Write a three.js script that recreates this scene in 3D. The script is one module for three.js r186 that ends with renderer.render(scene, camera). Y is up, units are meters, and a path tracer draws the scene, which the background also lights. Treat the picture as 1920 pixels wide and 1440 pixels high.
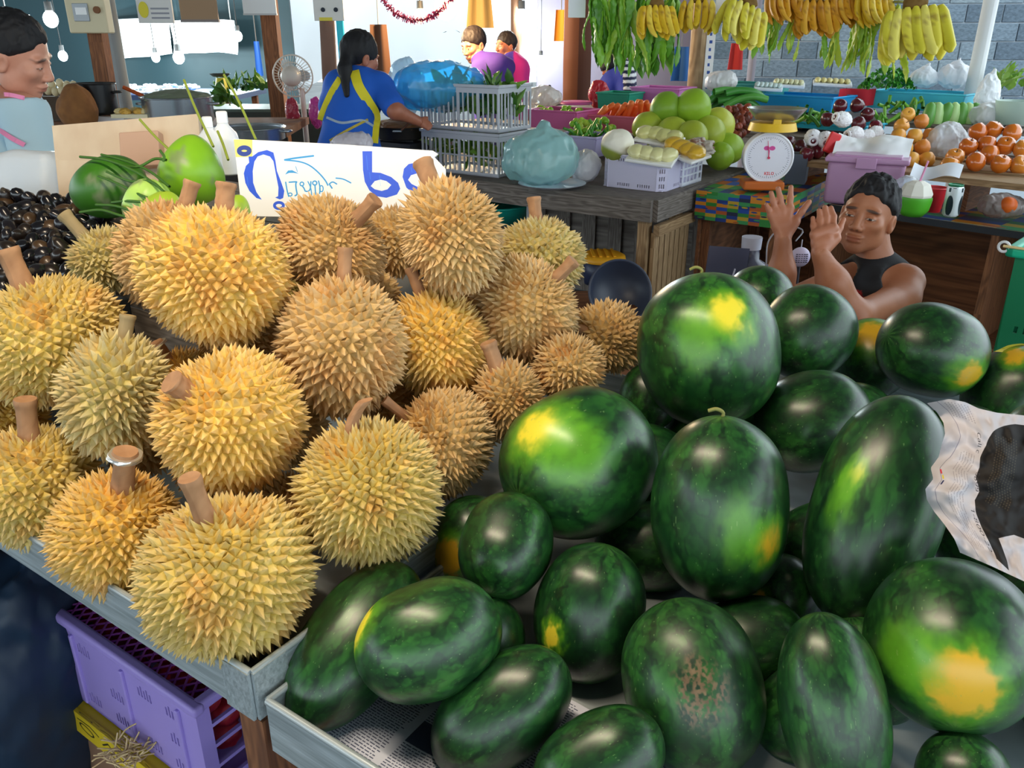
import * as THREE from 'three';
import { mergeGeometries, mergeVertices } from 'three/addons/utils/BufferGeometryUtils.js';
import { RoundedBoxGeometry } from 'three/addons/geometries/RoundedBoxGeometry.js';
import { ConvexHull } from 'three/addons/math/ConvexHull.js';
import { RectAreaLightUniformsLib } from 'three/addons/lights/RectAreaLightUniformsLib.js';

// ---------------------------------------------------------------- camera, sky, exposure, large lights
const scene = new THREE.Scene();
const PITCH = 23 * Math.PI / 180, CP = Math.cos(PITCH), SP = Math.sin(PITCH), F = 1544, EYE = 1.5;
const camera = new THREE.PerspectiveCamera(2 * Math.atan(720 / F) * 180 / Math.PI, 4 / 3, 0.05, 100);
camera.position.set(0, EYE, 0);
camera.rotation.x = -PITCH;
scene.add(camera);
const renderer = new THREE.WebGLRenderer({ antialias: true });
renderer.toneMapping = THREE.LinearToneMapping;
renderer.toneMappingExposure = 1.75;
renderer.shadowMap.enabled = true;
RectAreaLightUniformsLib.init();
scene.background = new THREE.Color().setRGB(0.80, 0.93, 1.0);      // bright hazy tropical sky, seen through the open sides of the market
scene.backgroundIntensity = 1.75;
const LAMP = 68;                                           // brightness of the tube lamp over the stall

// ---------------------------------------------------------------- helpers
let seed = 7;
const rnd = (a = 0, b = 1) => { seed = (seed * 1664525 + 1013904223) >>> 0; return a + (b - a) * seed / 4294967296; };
const reseed = (n) => { seed = (n * 7919 + 13) >>> 0; rnd(); rnd(); };
const V = (x, y, z) => new THREE.Vector3(x, y, z);
const RIGHT = V(1, 0, 0), UP = V(0, CP, -SP), TOWARD = V(0, SP, CP);
// the point at depth t (along the optical axis) seen at a pixel; and the point at height h seen there
const P = (px, py, t) => { const x = (px - 960) / F * t, y = -(py - 720) / F * t; return V(x, EYE + y * CP - t * SP, -y * SP - t * CP); };
const depthAt = (py, h) => (EYE - h) / (SP + (py - 720) / F * CP);
const G = (px, py, h) => P(px, py, depthAt(py, h));
const dirOf = (deg, k = 0) => { const a = deg * Math.PI / 180; return V(0, 0, 0).addScaledVector(RIGHT, Math.cos(a)).addScaledVector(UP, Math.sin(a)).addScaledVector(TOWARD, k).normalize(); };
const lerp = (a, b, t) => a + (b - a) * t, clamp = (x, a = 0, b = 1) => Math.min(b, Math.max(a, x));
const sstep = (a, b, x) => { const t = clamp((x - a) / (b - a)); return t * t * (3 - 2 * t); };
const LAT = new Float32Array(262144); { let q = 12345; for (let i = 0; i < 262144; i++) { q = (Math.imul(q, 1664525) + 1013904223) >>> 0; LAT[i] = ((q >>> 8) ^ (q >>> 20 & 255)) / 16777216; } }
function noise(x, y, z) {                                   // value noise on a 64-cube lattice
  const X = Math.floor(x), Y = Math.floor(y), Z = Math.floor(z);
  let a = x - X, b = y - Y, c = z - Z; a = a * a * (3 - 2 * a); b = b * b * (3 - 2 * b); c = c * c * (3 - 2 * c);
  const x0 = X & 63, x1 = X + 1 & 63, y0 = (Y & 63) << 6, y1 = (Y + 1 & 63) << 6, z0 = (Z & 63) << 12, z1 = (Z + 1 & 63) << 12;
  const p = LAT[x0 | y0 | z0], q = LAT[x0 | y1 | z0], r = LAT[x0 | y0 | z1], s = LAT[x0 | y1 | z1];
  const e = p + (LAT[x1 | y0 | z0] - p) * a, f = q + (LAT[x1 | y1 | z0] - q) * a, g = r + (LAT[x1 | y0 | z1] - r) * a, h = s + (LAT[x1 | y1 | z1] - s) * a;
  const i = e + (f - e) * b; return i + (g + (h - g) * b - i) * c;
}
const fbm = (x, y, z, o = 3) => { let s = 0, a = 0.5, n = 0; for (let i = 0; i < o; i++) { s += a * noise(x, y, z); n += a; a *= 0.5; x = x * 2.03 + 7; y = y * 2.03 + 3; z = z * 2.03 + 11; } return s / n; };
const lin = (c) => { c /= 255; return c <= 0.04045 ? c / 12.92 : Math.pow((c + 0.055) / 1.055, 2.4); };
const RGB = (r, g, b) => [lin(r), lin(g), lin(b)];
const mixc = (a, b, t) => [lerp(a[0], b[0], t), lerp(a[1], b[1], t), lerp(a[2], b[2], t)];

const taken = {};
const numbered = (n) => { const k = taken[n] = (taken[n] ?? -1) + 1; return k ? n + '_' + String(k).padStart(3, '0') : n; };
function withShadows(o) { o.castShadow = o.receiveShadow = true; return o; }
function mk(name, geo, mat, parent) { const m = withShadows(new THREE.Mesh(Array.isArray(geo) ? merge(geo) : geo, mat)); m.name = name; if (parent) parent.add(m); return m; }
function tag(o, label, category, group, kind) { o.userData.label = label; if (category) o.userData.category = category; if (group) o.userData.group = group; if (kind) o.userData.kind = kind; return o; }
function thing(name, label, category, pos, group, turn = 0) {
  const o = new THREE.Group(); o.name = numbered(name); scene.add(o);
  if (pos) o.position.copy(pos); o.rotation.y = turn; return tag(o, label, category, group);
}
function solo(name, label, category, geo, mat, pos, group, turn = 0) { const m = mk(numbered(name), geo, mat, scene); if (pos) m.position.copy(pos); m.rotation.y = turn; return tag(m, label, category, group); }
function copyOf(src, name, label, pos, group, quat) {
  const c = src.clone(); c.name = numbered(name); c.userData = { ...src.userData }; if (label) c.userData.label = label; if (group) c.userData.group = group;
  if (pos) c.position.copy(pos); if (quat) c.quaternion.copy(quat); scene.add(c); return c;
}
function struct(name, geo, mat, label, pos, turn = 0) { const m = mk(name, geo, mat, scene); if (pos) m.position.copy(pos); m.rotation.y = turn; m.userData = { kind: 'structure', label }; return m; }

const keep = ['position', 'normal', 'uv', 'color'];
function merge(list) {
  const anyColor = list.some((g) => g.attributes.color), anyUv = list.every((g) => g.attributes.uv);
  return mergeGeometries(list.map((g) => {
    g = g.index ? g.toNonIndexed() : g.clone();
    for (const k of Object.keys(g.attributes)) if (!keep.includes(k) || (k === 'uv' && !anyUv)) g.deleteAttribute(k);
    if (anyColor && !g.attributes.color) paint(g, [1, 1, 1]);
    return g;
  }));
}
function paint(g, fn) {
  const p = g.attributes.position, n = p.count, a = new Float32Array(n * 3);
  for (let i = 0; i < n; i++) { const c = typeof fn === 'function' ? fn(p.getX(i), p.getY(i), p.getZ(i), i) : fn; a[3 * i] = c[0]; a[3 * i + 1] = c[1]; a[3 * i + 2] = c[2]; }
  g.setAttribute('color', new THREE.BufferAttribute(a, 3)); return g;
}
const E = (x, y, z) => new THREE.Euler(x, y, z);
function at(g, x = 0, y = 0, z = 0, rx = 0, ry = 0, rz = 0) { if (rx || ry || rz) g.applyMatrix4(new THREE.Matrix4().makeRotationFromEuler(E(rx, ry, rz))); g.translate(x, y, z); return g; }
const box = (w, h, d, x, y, z, rx, ry, rz) => at(new THREE.BoxGeometry(w, h, d), x, y, z, rx, ry, rz);
const rbox = (w, h, d, r, x, y, z, rx, ry, rz) => at(new RoundedBoxGeometry(w, h, d, 2, Math.min(r, w / 2.01, h / 2.01, d / 2.01)), x, y, z, rx, ry, rz);
const cyl = (r1, r2, h, x, y, z, seg = 24, open = false, rx, ry, rz) => at(new THREE.CylinderGeometry(r1, r2, h, seg, 1, open), x, y, z, rx, ry, rz);
const sph = (r, x, y, z, sx = 1, sy = 1, sz = 1, a = 24, b = 16) => { const g = new THREE.SphereGeometry(r, a, b); g.scale(sx, sy, sz); return at(g, x, y, z); };
const lathe = (pts, seg = 32) => new THREE.LatheGeometry(pts.map((p) => new THREE.Vector2(p[0], p[1])), seg);
const tube = (pts, r, seg = 16, rad = 6, closed = false) => new THREE.TubeGeometry(new THREE.CatmullRomCurve3(pts, closed), seg, r, rad, closed);
function rod(a, b, r1, r2 = r1, seg = 8) { const d = b.clone().sub(a), g = new THREE.CylinderGeometry(r2, r1, d.length(), seg); g.applyQuaternion(new THREE.Quaternion().setFromUnitVectors(V(0, 1, 0), d.clone().normalize())); const m = a.clone().add(b).multiplyScalar(0.5); g.translate(m.x, m.y, m.z); return g; }
// moves the points of a geometry, then fixes its normals
function warp(g, fn) { const p = g.attributes.position, v = V(0, 0, 0); for (let i = 0; i < p.count; i++) { v.fromBufferAttribute(p, i); fn(v, i); p.setXYZ(i, v.x, v.y, v.z); } g.computeVertexNormals(); return g; }
// a closed blob with lumps: smooth shaded
function blob(sx, sy, sz, amp, freq, sd, detail = 5) {
  let g = new THREE.IcosahedronGeometry(1, detail * 4); g.deleteAttribute('uv'); g.deleteAttribute('normal'); g = mergeVertices(g, 1e-4);
  return warp(g, (v) => { const n = 1 + amp * (fbm(v.x * freq + sd, v.y * freq + sd * 2, v.z * freq, 3) - 0.5) * 2; v.set(v.x * sx * n, v.y * sy * n, v.z * sz * n); });
}

// materials
const mats = {};
function mat(color, rough = 0.6, o = {}) {
  const key = JSON.stringify([color, rough, Object.keys(o).map((k) => [k, o[k]?.uuid ?? o[k]])]);
  if (mats[key]) return mats[key];
  const phys = ['transmission', 'clearcoat', 'sheen', 'ior', 'thickness', 'specularIntensity', 'attenuationDistance'].some((k) => k in o);
  const m = new (phys ? THREE.MeshPhysicalMaterial : THREE.MeshStandardMaterial)({ roughness: rough, ...o });
  if (Array.isArray(color)) m.color.setRGB(...color); else m.color.set(color);
  return mats[key] = m;
}
const vmat = (rough = 0.6, o = {}) => mat('#ffffff', rough, { vertexColors: true, ...o });
function tex(w, h, fn, repeat, srgb = true) {
  const d = new Uint8Array(w * h * 4);
  for (let j = 0; j < h; j++) for (let i = 0; i < w; i++) { const c = fn((i + 0.5) / w, (j + 0.5) / h), k = 4 * (j * w + i); d[k] = clamp(c[0], 0, 255); d[k + 1] = clamp(c[1], 0, 255); d[k + 2] = clamp(c[2], 0, 255); d[k + 3] = 255; }
  const t = new THREE.DataTexture(d, w, h); t.magFilter = THREE.LinearFilter; t.minFilter = THREE.LinearFilter; t.wrapS = t.wrapT = THREE.RepeatWrapping;
  if (srgb) t.colorSpace = THREE.SRGBColorSpace; if (repeat) t.repeat.set(...repeat); t.needsUpdate = true; return t;
}
function canvasTex(w, h, draw) { const c = document.createElement('canvas'); c.width = w; c.height = h; draw(c.getContext('2d'), w, h); const t = new THREE.CanvasTexture(c); t.colorSpace = THREE.SRGBColorSpace; return t; }
// shared grains: wood (long along u), metal mottling, fabric weave
const woodTex = (a, b, sd) => tex(256, 128, (u, v) => { const w = Math.sin((v * 9 + fbm(u * 3, v * 8, sd, 3) * 5) * 6.283) * 0.5 + 0.5, f = fbm(u * 6, v * 90, sd + 3, 2), k = clamp(0.45 * w + 0.75 * f - 0.15); return a.map((x, i) => lerp(x, b[i], k)); });
const woodPale = woodTex([190, 158, 118], [120, 92, 62], 1), woodGrey = woodTex([150, 140, 130], [86, 76, 68], 5), woodBrown = woodTex([150, 98, 62], [88, 52, 32], 9);
const mottle = tex(256, 256, (u, v) => { const n = fbm(u * 14, v * 14, 2, 4), f = fbm(u * 60, v * 60, 9, 2), c = 150 + 70 * n + 26 * (f - 0.5); return [c - 6, c + 2, c + 5]; });

// a box with woodgrain uv along its longest side
function plank(w, h, d, x, y, z, rx, ry, rz) {
  const g = new THREE.BoxGeometry(w, h, d), p = g.attributes.position, u = g.attributes.uv, L = [w, h, d], ax = L.indexOf(Math.max(...L)), o = rnd(0, 9);
  for (let i = 0; i < p.count; i++) { const c = [p.getX(i), p.getY(i), p.getZ(i)], l = c.splice(ax, 1)[0]; u.setXY(i, l * 1.6 + o, (c[0] + c[1] * 1.7) * 3.5 + o * 0.7); }
  return at(g, x, y, z, rx, ry, rz);
}
// surface nets: the zero set of a signed distance as a smooth mesh
function nets(sdf, lo, hi, h, color) {
  const n = [0, 1, 2].map((i) => Math.ceil((hi[i] - lo[i]) / h) + 1), [nx, ny, nz] = n, f = new Float32Array(nx * ny * nz), id = (i, j, k) => (k * ny + j) * nx + i;
  for (let k = 0; k < nz; k++) for (let j = 0; j < ny; j++) for (let i = 0; i < nx; i++) f[id(i, j, k)] = sdf(lo[0] + i * h, lo[1] + j * h, lo[2] + k * h);
  const vid = new Int32Array(nx * ny * nz).fill(-1), pos = [], idx = [];
  for (let k = 0; k < nz - 1; k++) for (let j = 0; j < ny - 1; j++) for (let i = 0; i < nx - 1; i++) {
    let m = 0, sx = 0, sy = 0, sz = 0, c = 0; const q = [];
    for (let b = 0; b < 8; b++) { const v = f[id(i + (b & 1), j + (b >> 1 & 1), k + (b >> 2))]; q.push(v); if (v < 0) m |= 1 << b; }
    if (!m || m === 255) continue;
    for (let a = 0; a < 8; a++) for (const bit of [1, 2, 4]) { const b = a | bit; if (b === a || (q[a] < 0) === (q[b] < 0)) continue; const t = q[a] / (q[a] - q[b]); sx += (a & 1) + (bit === 1 ? t : 0); sy += (a >> 1 & 1) + (bit === 2 ? t : 0); sz += (a >> 2) + (bit === 4 ? t : 0); c++; }
    vid[id(i, j, k)] = pos.length / 3; pos.push(lo[0] + (i + sx / c) * h, lo[1] + (j + sy / c) * h, lo[2] + (k + sz / c) * h);
  }
  const quad = (a, b, c, d, flip) => { if (a < 0 || b < 0 || c < 0 || d < 0) return; flip ? idx.push(a, c, b, a, d, c) : idx.push(a, b, c, a, c, d); };
  for (let k = 1; k < nz - 1; k++) for (let j = 1; j < ny - 1; j++) for (let i = 1; i < nx - 1; i++) {
    const s = f[id(i, j, k)] < 0;
    if (s !== f[id(i + 1, j, k)] < 0) quad(vid[id(i, j - 1, k - 1)], vid[id(i, j, k - 1)], vid[id(i, j, k)], vid[id(i, j - 1, k)], !s);
    if (s !== f[id(i, j + 1, k)] < 0) quad(vid[id(i - 1, j, k - 1)], vid[id(i - 1, j, k)], vid[id(i, j, k)], vid[id(i, j, k - 1)], !s);
    if (s !== f[id(i, j, k + 1)] < 0) quad(vid[id(i - 1, j - 1, k)], vid[id(i, j - 1, k)], vid[id(i, j, k)], vid[id(i - 1, j, k)], !s);
  }
  const g = new THREE.BufferGeometry(); g.setAttribute('position', new THREE.BufferAttribute(new Float32Array(pos), 3)); g.setIndex(idx); g.computeVertexNormals();
  if (color) paint(g, color); return g;
}
const smin = (a, b, k) => { const h = Math.max(k - Math.abs(a - b), 0) / k; return Math.min(a, b) - h * h * k * 0.25; };
const smax = (a, b, k) => -smin(-a, -b, k);
function cone(px, py, pz, b) { // distance to a tapered capsule [a, ra, b, rb]
  const [A, ra, B, rb] = b, bx = B.x - A.x, by = B.y - A.y, bz = B.z - A.z, qx = px - A.x, qy = py - A.y, qz = pz - A.z;
  const t = clamp((qx * bx + qy * by + qz * bz) / (bx * bx + by * by + bz * bz + 1e-9)), dx = qx - bx * t, dy = qy - by * t, dz = qz - bz * t;
  return Math.sqrt(dx * dx + dy * dy + dz * dz) - lerp(ra, rb, t);
}
const ell = (x, y, z, c, rx, ry, rz) => { x = (x - c.x) / rx; y = (y - c.y) / ry; z = (z - c.z) / rz; const l = Math.sqrt(x * x + y * y + z * z); return (l - 1) * Math.min(rx, ry, rz); };
const TURN = -0.607;                                       // the market's rows run at this angle to the view
const U = V(Math.cos(TURN), 0, -Math.sin(TURN)), W = V(-Math.sin(TURN), 0, -Math.cos(TURN));
const O = V(-0.30, 0, -0.752);                              // front corner between the two trays, on the ground
const S = (u, h, w) => O.clone().addScaledVector(U, u).addScaledVector(W, w).setY(h);   // stall coordinates
// ---------------------------------------------------------------- the market shell
const concrete = mat('#ffffff', 0.9, { map: (() => { const t = mottle.clone(); t.repeat.set(6, 6); return t; })(), color: new THREE.Color(0.2, 0.2, 0.2) });
concrete.color.setRGB(0.2, 0.19, 0.18);
struct('floor', box(44, 0.1, 44, 0, -0.05, -8), concrete, 'dark worn concrete market floor');
struct('ceiling', box(12.0, 0.12, 17.0, -2.6, 3.16, -2.7), mat([0.16, 0.17, 0.17], 0.8), 'dark underside of the market roof');  // roof out of view, its edges shaped to hold back sky light

// ---------------------------------------------------------------- trays and stall frame
const galv = mat('#ffffff', 0.42, { map: mottle, metalness: 0.35 });
galv.color.setRGB(0.86, 0.90, 0.92);
function tray(label, u0, u1, w0, w1, floorY, rim, skirt) {
  const cu = (u0 + u1) / 2, cw = (w0 + w1) / 2, lu = u1 - u0, lw = w1 - w0, T = 0.006;
  const t = thing('metal_tray', label, 'tray', S(cu, floorY, cw), undefined, TURN);
  mk('tray_bottom', box(lu, T, lw, 0, -T / 2, 0), galv, t);
  const wall = (w, d, x, z, alongX) => {
    const r = mk('tray_rim', [box(w, rim + skirt, d, x, (rim - skirt) / 2, z), alongX ? cyl(0.005, 0.005, w, x, rim, z, 10, false, 0, 0, Math.PI / 2) : cyl(0.005, 0.005, d, x, rim, z, 10, false, Math.PI / 2)], galv, t); return r;
  };
  wall(lu, T, 0, lw / 2, true); wall(lu, T, 0, -lw / 2, true); wall(T, lw, -lu / 2, 0, false); wall(T, lw, lu / 2, 0, false);
  const c = mk('corner_fold', [box(0.05, rim + skirt + 0.003, 0.004, lu / 2 - 0.024, (rim - skirt) / 2, lw / 2 + 0.004), box(0.004, rim + skirt + 0.003, 0.05, lu / 2 + 0.004, (rim - skirt) / 2, lw / 2 - 0.024)], galv, t);
  return t;
}
tray('galvanised metal tray heaped with durians', -1.5, -0.008, 0, 1.06, 0.765, 0.045, 0.022);
tray('galvanised metal tray holding the watermelons', 0.008, 1.5, 0.006, 1.5, 0.70, 0.072, 0.004);
{
  const wood = mat('#ffffff', 0.8, { map: woodBrown });
  const f = thing('stall_frame', 'brown wooden trestle frame under the fruit trays', 'table', S(0, 0, 0.5), undefined, TURN);
  for (const [x, z, h] of [[-0.03, 0.47, 0.73], [-1.45, 0.47, 0.73], [1.4, 0.47, 0.69], [-0.03, -0.45, 0.73], [-0.75, -0.45, 0.73], [-1.45, -0.45, 0.73], [1.4, -0.95, 0.69], [0.35, -0.95, 0.69]])
    mk('leg', plank(0.045, h, 0.05, x, h / 2, z), wood, f);
  for (const [w, x, z, y] of [[1.42, -0.75, 0.40, 0.69], [1.42, -0.75, -0.4, 0.69], [1.36, 0.72, 0.40, 0.615], [1.36, 0.72, -0.9, 0.615]]) mk('rail', plank(w, 0.05, 0.03, x, y, z), wood, f);
}
// ---------------------------------------------------------------- durians
const hullSets = [];
function spikeSet(n, sd) {                                  // jittered points on a sphere and the cell of the sphere round each
  reseed(sd); const pts = [];
  for (let i = 0; i < n; i++) { const y = 1 - 2 * (i + 0.5) / n, r = Math.sqrt(1 - y * y), a = i * 2.399963; pts.push(V(Math.cos(a) * r + rnd(-1, 1) * 0.65 / Math.sqrt(n), y + rnd(-1, 1) * 0.65 / Math.sqrt(n), Math.sin(a) * r + rnd(-1, 1) * 0.65 / Math.sqrt(n)).normalize()); }
  const index = new Map(pts.map((p, i) => [p, i])), cells = pts.map(() => []);
  for (const f of new ConvexHull().setFromPoints(pts).faces) { const c = f.normal.clone().normalize(); let e = f.edge; do { cells[index.get(e.head().point)].push(c); e = e.next; } while (e !== f.edge); }
  cells.forEach((cell, i) => { const p = pts[i], a = V(0.31, 0.87, 0.2).cross(p).normalize(), b = p.clone().cross(a); cell.sort((c, d) => Math.atan2(c.dot(b), c.dot(a)) - Math.atan2(d.dot(b), d.dot(a))); });
  return { pts, cells };
}
for (let i = 0; i < 4; i++) hullSets.push(spikeSet([700, 860, 1050, 480][i], i + 3));
const TONES = { // rind, ripe patches, spike tips
  y: [RGB(198, 172, 80), RGB(198, 150, 70), RGB(212, 188, 130)], g: [RGB(182, 164, 90), RGB(176, 148, 86), RGB(208, 192, 146)],
  o: [RGB(214, 174, 72), RGB(208, 150, 66), RGB(222, 188, 126)],
  t: [RGB(190, 154, 90), RGB(190, 140, 78), RGB(214, 182, 134)],
};
const durianMat = vmat(0.55), stemMat = vmat(0.75), foilMat = mat([0.75, 0.73, 0.7], 0.3, { metalness: 0.8 });
function durian(d, k) {
  const [cx, cy, t, rp, lp, ang, kt, sl, tone, label, o = {}] = d, m = t / F, R = rp * m, L = lp * m, set = hullSets[o.set ?? k % 3], C = TONES[tone], sd = k * 3.7;
  const lobes = o.lobes ?? 5, amp = o.amp ?? 0.07, ph = o.roll ?? k * 1.3, H = (o.h ?? 0.0155) * 0.84;
  const body = (d) => {                                     // distance of the rind from the middle, in direction d
    const e = 1 / Math.sqrt((d.x * d.x + d.z * d.z) / (R * R) + d.y * d.y / (L * L)), a = Math.atan2(d.z, d.x) + ph;
    const lobe = Math.abs(Math.cos(a * lobes / 2));
    return (e - H * 0.75) * (1 - amp + amp * 1.3 * Math.sqrt(lobe) * (1 - d.y * d.y) - 0.08 * Math.max(0, d.y) ** 6 + 0.07 * (fbm(d.x * 1.6 + sd, d.y * 1.6, d.z * 1.6, 2) - 0.5) * 2);
  };
  const blotch = (d) => clamp(0.85 * sstep(0.52, 0.72, fbm(d.x * 2.2 + sd, d.y * 2.2 + 5, d.z * 2.2, 3)));   // ripe orange patches of rind
  const pos = [], col = [], a = V(0, 0, 0), b = V(0, 0, 0);
  reseed(k + 50);
  set.pts.forEach((p, i) => {
    const cell = set.cells[i], r0 = body(p), s = blotch(p), j = rnd(0.8, 1.2), base = mixc(C[0], C[1], clamp(s + rnd(-0.12, 0.12))).map((x) => x * j), tip = mixc(C[2], C[1], clamp(s * 0.5 + rnd(-0.15, 0.2))).map((x) => x * lerp(j, 1, 0.5));
    const h = H * rnd(0.75, 1.2) * (1 + 0.25 * Math.max(0, p.y) ** 4), lean = V(rnd(-1, 1), rnd(-1.1, 0.6), rnd(-1, 1)).multiplyScalar(0.0042);
    const apex = p.clone().multiplyScalar(r0 + h).add(lean), ring = cell.map((c) => c.clone().multiplyScalar(body(c)));
    const mid = ring.map((v) => v.clone().lerp(apex, 0.42).addScaledVector(p, -h * 0.06).lerp(p.clone().multiplyScalar(r0 + h * 0.26), 0.12)), n = cell.length, mc = mixc(base, tip, 0.38);
    const put = (...vs) => vs.forEach(([v, c]) => { pos.push(v.x, v.y, v.z); col.push(...c); });
    for (let q = 0; q < n; q++) { const e = (q + 1) % n; put([ring[q], base], [ring[e], base], [mid[e], mc], [ring[q], base], [mid[e], mc], [mid[q], mc], [mid[q], mc], [mid[e], mc], [apex, tip]); }
  });
  const g = new THREE.BufferGeometry(); g.setAttribute('position', new THREE.BufferAttribute(new Float32Array(pos), 3)); g.setAttribute('color', new THREE.BufferAttribute(new Float32Array(col), 3)); g.computeVertexNormals();
  const th = thing('durian', label, 'durian', P(cx, cy, t), o.group);
  th.quaternion.setFromUnitVectors(V(0, 1, 0), dirOf(ang, kt));
  mk('husk', g, durianMat, th);
  if (sl) {
    const len = sl * m, y0 = body(V(0, 1, 0)) - 0.004, r = (o.sr ?? 16) * m, bx = (o.bend ?? 0) * m;
    const sg = new THREE.CylinderGeometry(1, 1, 1, 16, 14, false);
    warp(sg, (v) => { const f = v.y + 0.5, fl = r * (1 + 0.22 * (1 - f) ** 5 + 0.17 * Math.exp(-(((f - 0.93) / 0.09) ** 2)) + 0.1 * (noise(v.x * 3 + k, f * 9, v.z * 3) - 0.5)), w = (f > 0.999 && Math.hypot(v.x, v.z) < 0.5) ? -0.002 : 0; v.set(v.x * fl + bx * f * f, y0 + f * len + w, v.z * fl); });
    const ca = RGB(192, 148, 108), cb = RGB(132, 92, 62), cg = RGB(150, 140, 100);
    paint(sg, (x, y, z) => mixc(mixc(ca, cb, fbm(x * 160, y * 60 + k, z * 160, 3)), o.greyStem ? cg : ca, o.greyStem ? 0.7 : 0.1));
    const st = mk('stem', sg, stemMat, th); st.userData.label = 'cut woody stem';
    if (o.foil) { const fg = new THREE.CylinderGeometry(1.12, 1.16, 0.3, 20, 6); warp(fg, (v) => { const f = v.y + 0.5, rr = r * 1.3 * (1 + 0.16 * (noise(v.x * 4, f * 14, v.z * 4 + k) - 0.3)); v.set(v.x * rr + bx, y0 + len * (0.74 + f * 0.29) + (f > 0.9 ? 0.004 * noise(v.x * 5, v.z * 5, k) : 0), v.z * rr); }); const fo = mk('foil_wrap', fg, foilMat, st); fo.userData.label = 'crumpled silvery wrap round the stem end'; }
  }
  return th;
}
const DURIANS = [
  // pixel x, y, depth, radius px, half length px, stem angle, stem towards the viewer, stem px, tone, label
  [428, 1078, 1.05, 168, 160, 99, 0.55, 100, 'y', 'large yellow durian sitting in the corner of the metal tray rim', { set: 2, lobes: 4, roll: 0.55, amp: 0.06, sr: 18 }],
  [222, 1000, 1.18, 122, 130, 73, 0.45, 88, 'o', 'brownish gold durian with silver foil on its stem, wedged beside the corner durian', { foil: 1, set: 1, sr: 19 }],
  [64, 912, 1.28, 118, 125, 84, 0.35, 84, 'y', 'yellow durian with a straight stem just inside the outer tray rim', { set: 1, sr: 17 }],
  [216, 738, 1.242, 100, 138, 78, 0.1, 52, 'g', 'narrow olive durian with long pale spikes and a short grey stem', { set: 3, h: 0.019, greyStem: 1, sr: 13 }],
  [434, 788, 1.17, 142, 146, 134, 1.05, 42, 'o', 'plump golden durian whose cut stem end points forward', { set: 1, lobes: 5, roll: 1.0, amp: 0.09, sr: 20 }],
  [408, 515, 1.26, 138, 152, 82, 0.12, 62, 'o', 'tall golden durian with a deep cleft, in front of the price sign', { set: 1, lobes: 3, roll: 1.35, amp: 0.12, sr: 17, foil: 0 }],
  [318, 478, 1.4, 98, 118, 70, 0.1, 62, 't', 'pale brown durian with a short stub stem, tucked behind the tall golden one', { set: 0, sr: 14 }],
  [92, 640, 1.34, 138, 138, 105, 0.35, 80, 'y', 'wide yellow durian with a thick leaning stem below the black nuts', { set: 2, sr: 19, lobes: 4, roll: 2.2, amp: 0.1 }],
  [198, 487, 1.56, 68, 66, 128, 0.3, 62, 'g', 'small grey green durian with a leaning stem beside the black nuts', { set: 3, greyStem: 1, sr: 12 }],
  [640, 647, 1.291, 122, 146, 86, 0.14, 70, 't', 'tan durian with a straight stem below the written sign', { set: 0, h: 0.017, sr: 13, amp: 0.05 }],
  [622, 462, 1.403, 108, 92, 40, 0.45, 66, 't', 'dull brown durian whose slanting stem crosses the price sign', { set: 1, sr: 14 }],
  [847, 440, 1.343, 96, 122, 112, -0.1, 62, 't', 'pale durian with a reddish bruise, standing highest against the sign', { set: 0, sr: 18, amp: 0.03, h: 0.016 }],
  [823, 644, 1.402, 95, 122, 110, 0.15, 64, 'o', 'orange gold durian below the bruised durian', { set: 0, h: 0.018, sr: 11 }],
  [985, 580, 1.47, 108, 104, 44, 0.35, 58, 't', 'brown grey durian with a stem slanting up toward the wooden table', { set: 1, sr: 12 }],
  [1012, 484, 1.62, 88, 84, 96, 0.15, 50, 'g', 'olive durian with an upright stem at the back of the heap', { set: 0, sr: 12 }],
  [1140, 631, 1.6, 70, 84, 170, 0.75, 44, 't', 'spiky tan durian beside the tallest round watermelon', { set: 3, sr: 10 }],
  [1067, 690, 1.4, 68, 72, 60, 0.3, 0, 't', 'small durian with no stem showing, squeezed among the back ones', { set: 3 }],
  [956, 754, 1.358, 68, 95, 110, 0.3, 54, 't', 'narrow tan durian with a short stem, low beside the watermelons', { set: 3, sr: 14 }],
  [825, 832, 1.301, 112, 100, 140, 0.3, 62, 't', 'tan durian with a thin slanting stem behind the pale yellow one', { set: 1, sr: 9 }],
  [690, 922, 1.13, 137, 148, 102, 0.3, 62, 'y', 'round pale yellow durian with fine spikes and a curved stem', { set: 2, amp: 0.03, h: 0.017, sr: 13, bend: 40 }],
  [18, 793, 1.379, 66, 60, 100, 0.2, 0, 'o', 'gold durian filling the gap behind the rim durian', { set: 3 }],
  [572, 556, 1.5, 52, 66, 80, 0.1, 0, 'g', 'olive durian peeping out between two larger ones', { set: 3 }],
  [340, 713, 1.362, 72, 62, 118, 0.5, 46, 'o', 'hidden golden durian showing only its foil wrapped stem', { set: 3, foil: 1, sr: 15 }],
  [742, 452, 1.66, 66, 72, 90, 0, 0, 't', 'tan durian under the lower edge of the price sign', { set: 3 }],
];
DURIANS.forEach((d, k) => durian(d, k));
// the lower layer of the heap, glimpsed in the dark gaps
[[544, 963, 1.24], [400, 862, 1.299], [537, 801, 1.38], [267, 814, 1.4], [720, 745, 1.48], [877, 778, 1.549], [446, 622, 1.419], [866, 560, 1.622], [676, 571, 1.601]].forEach(([x, y, t], i) => durian([x, y, t, 78, 84, 40 + i * 37, 0.2, 0, 't', 'tan durian in the lower layer of the heap', { set: 3, group: 'lower layer of the durian heap' }], 40 + i));

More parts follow.
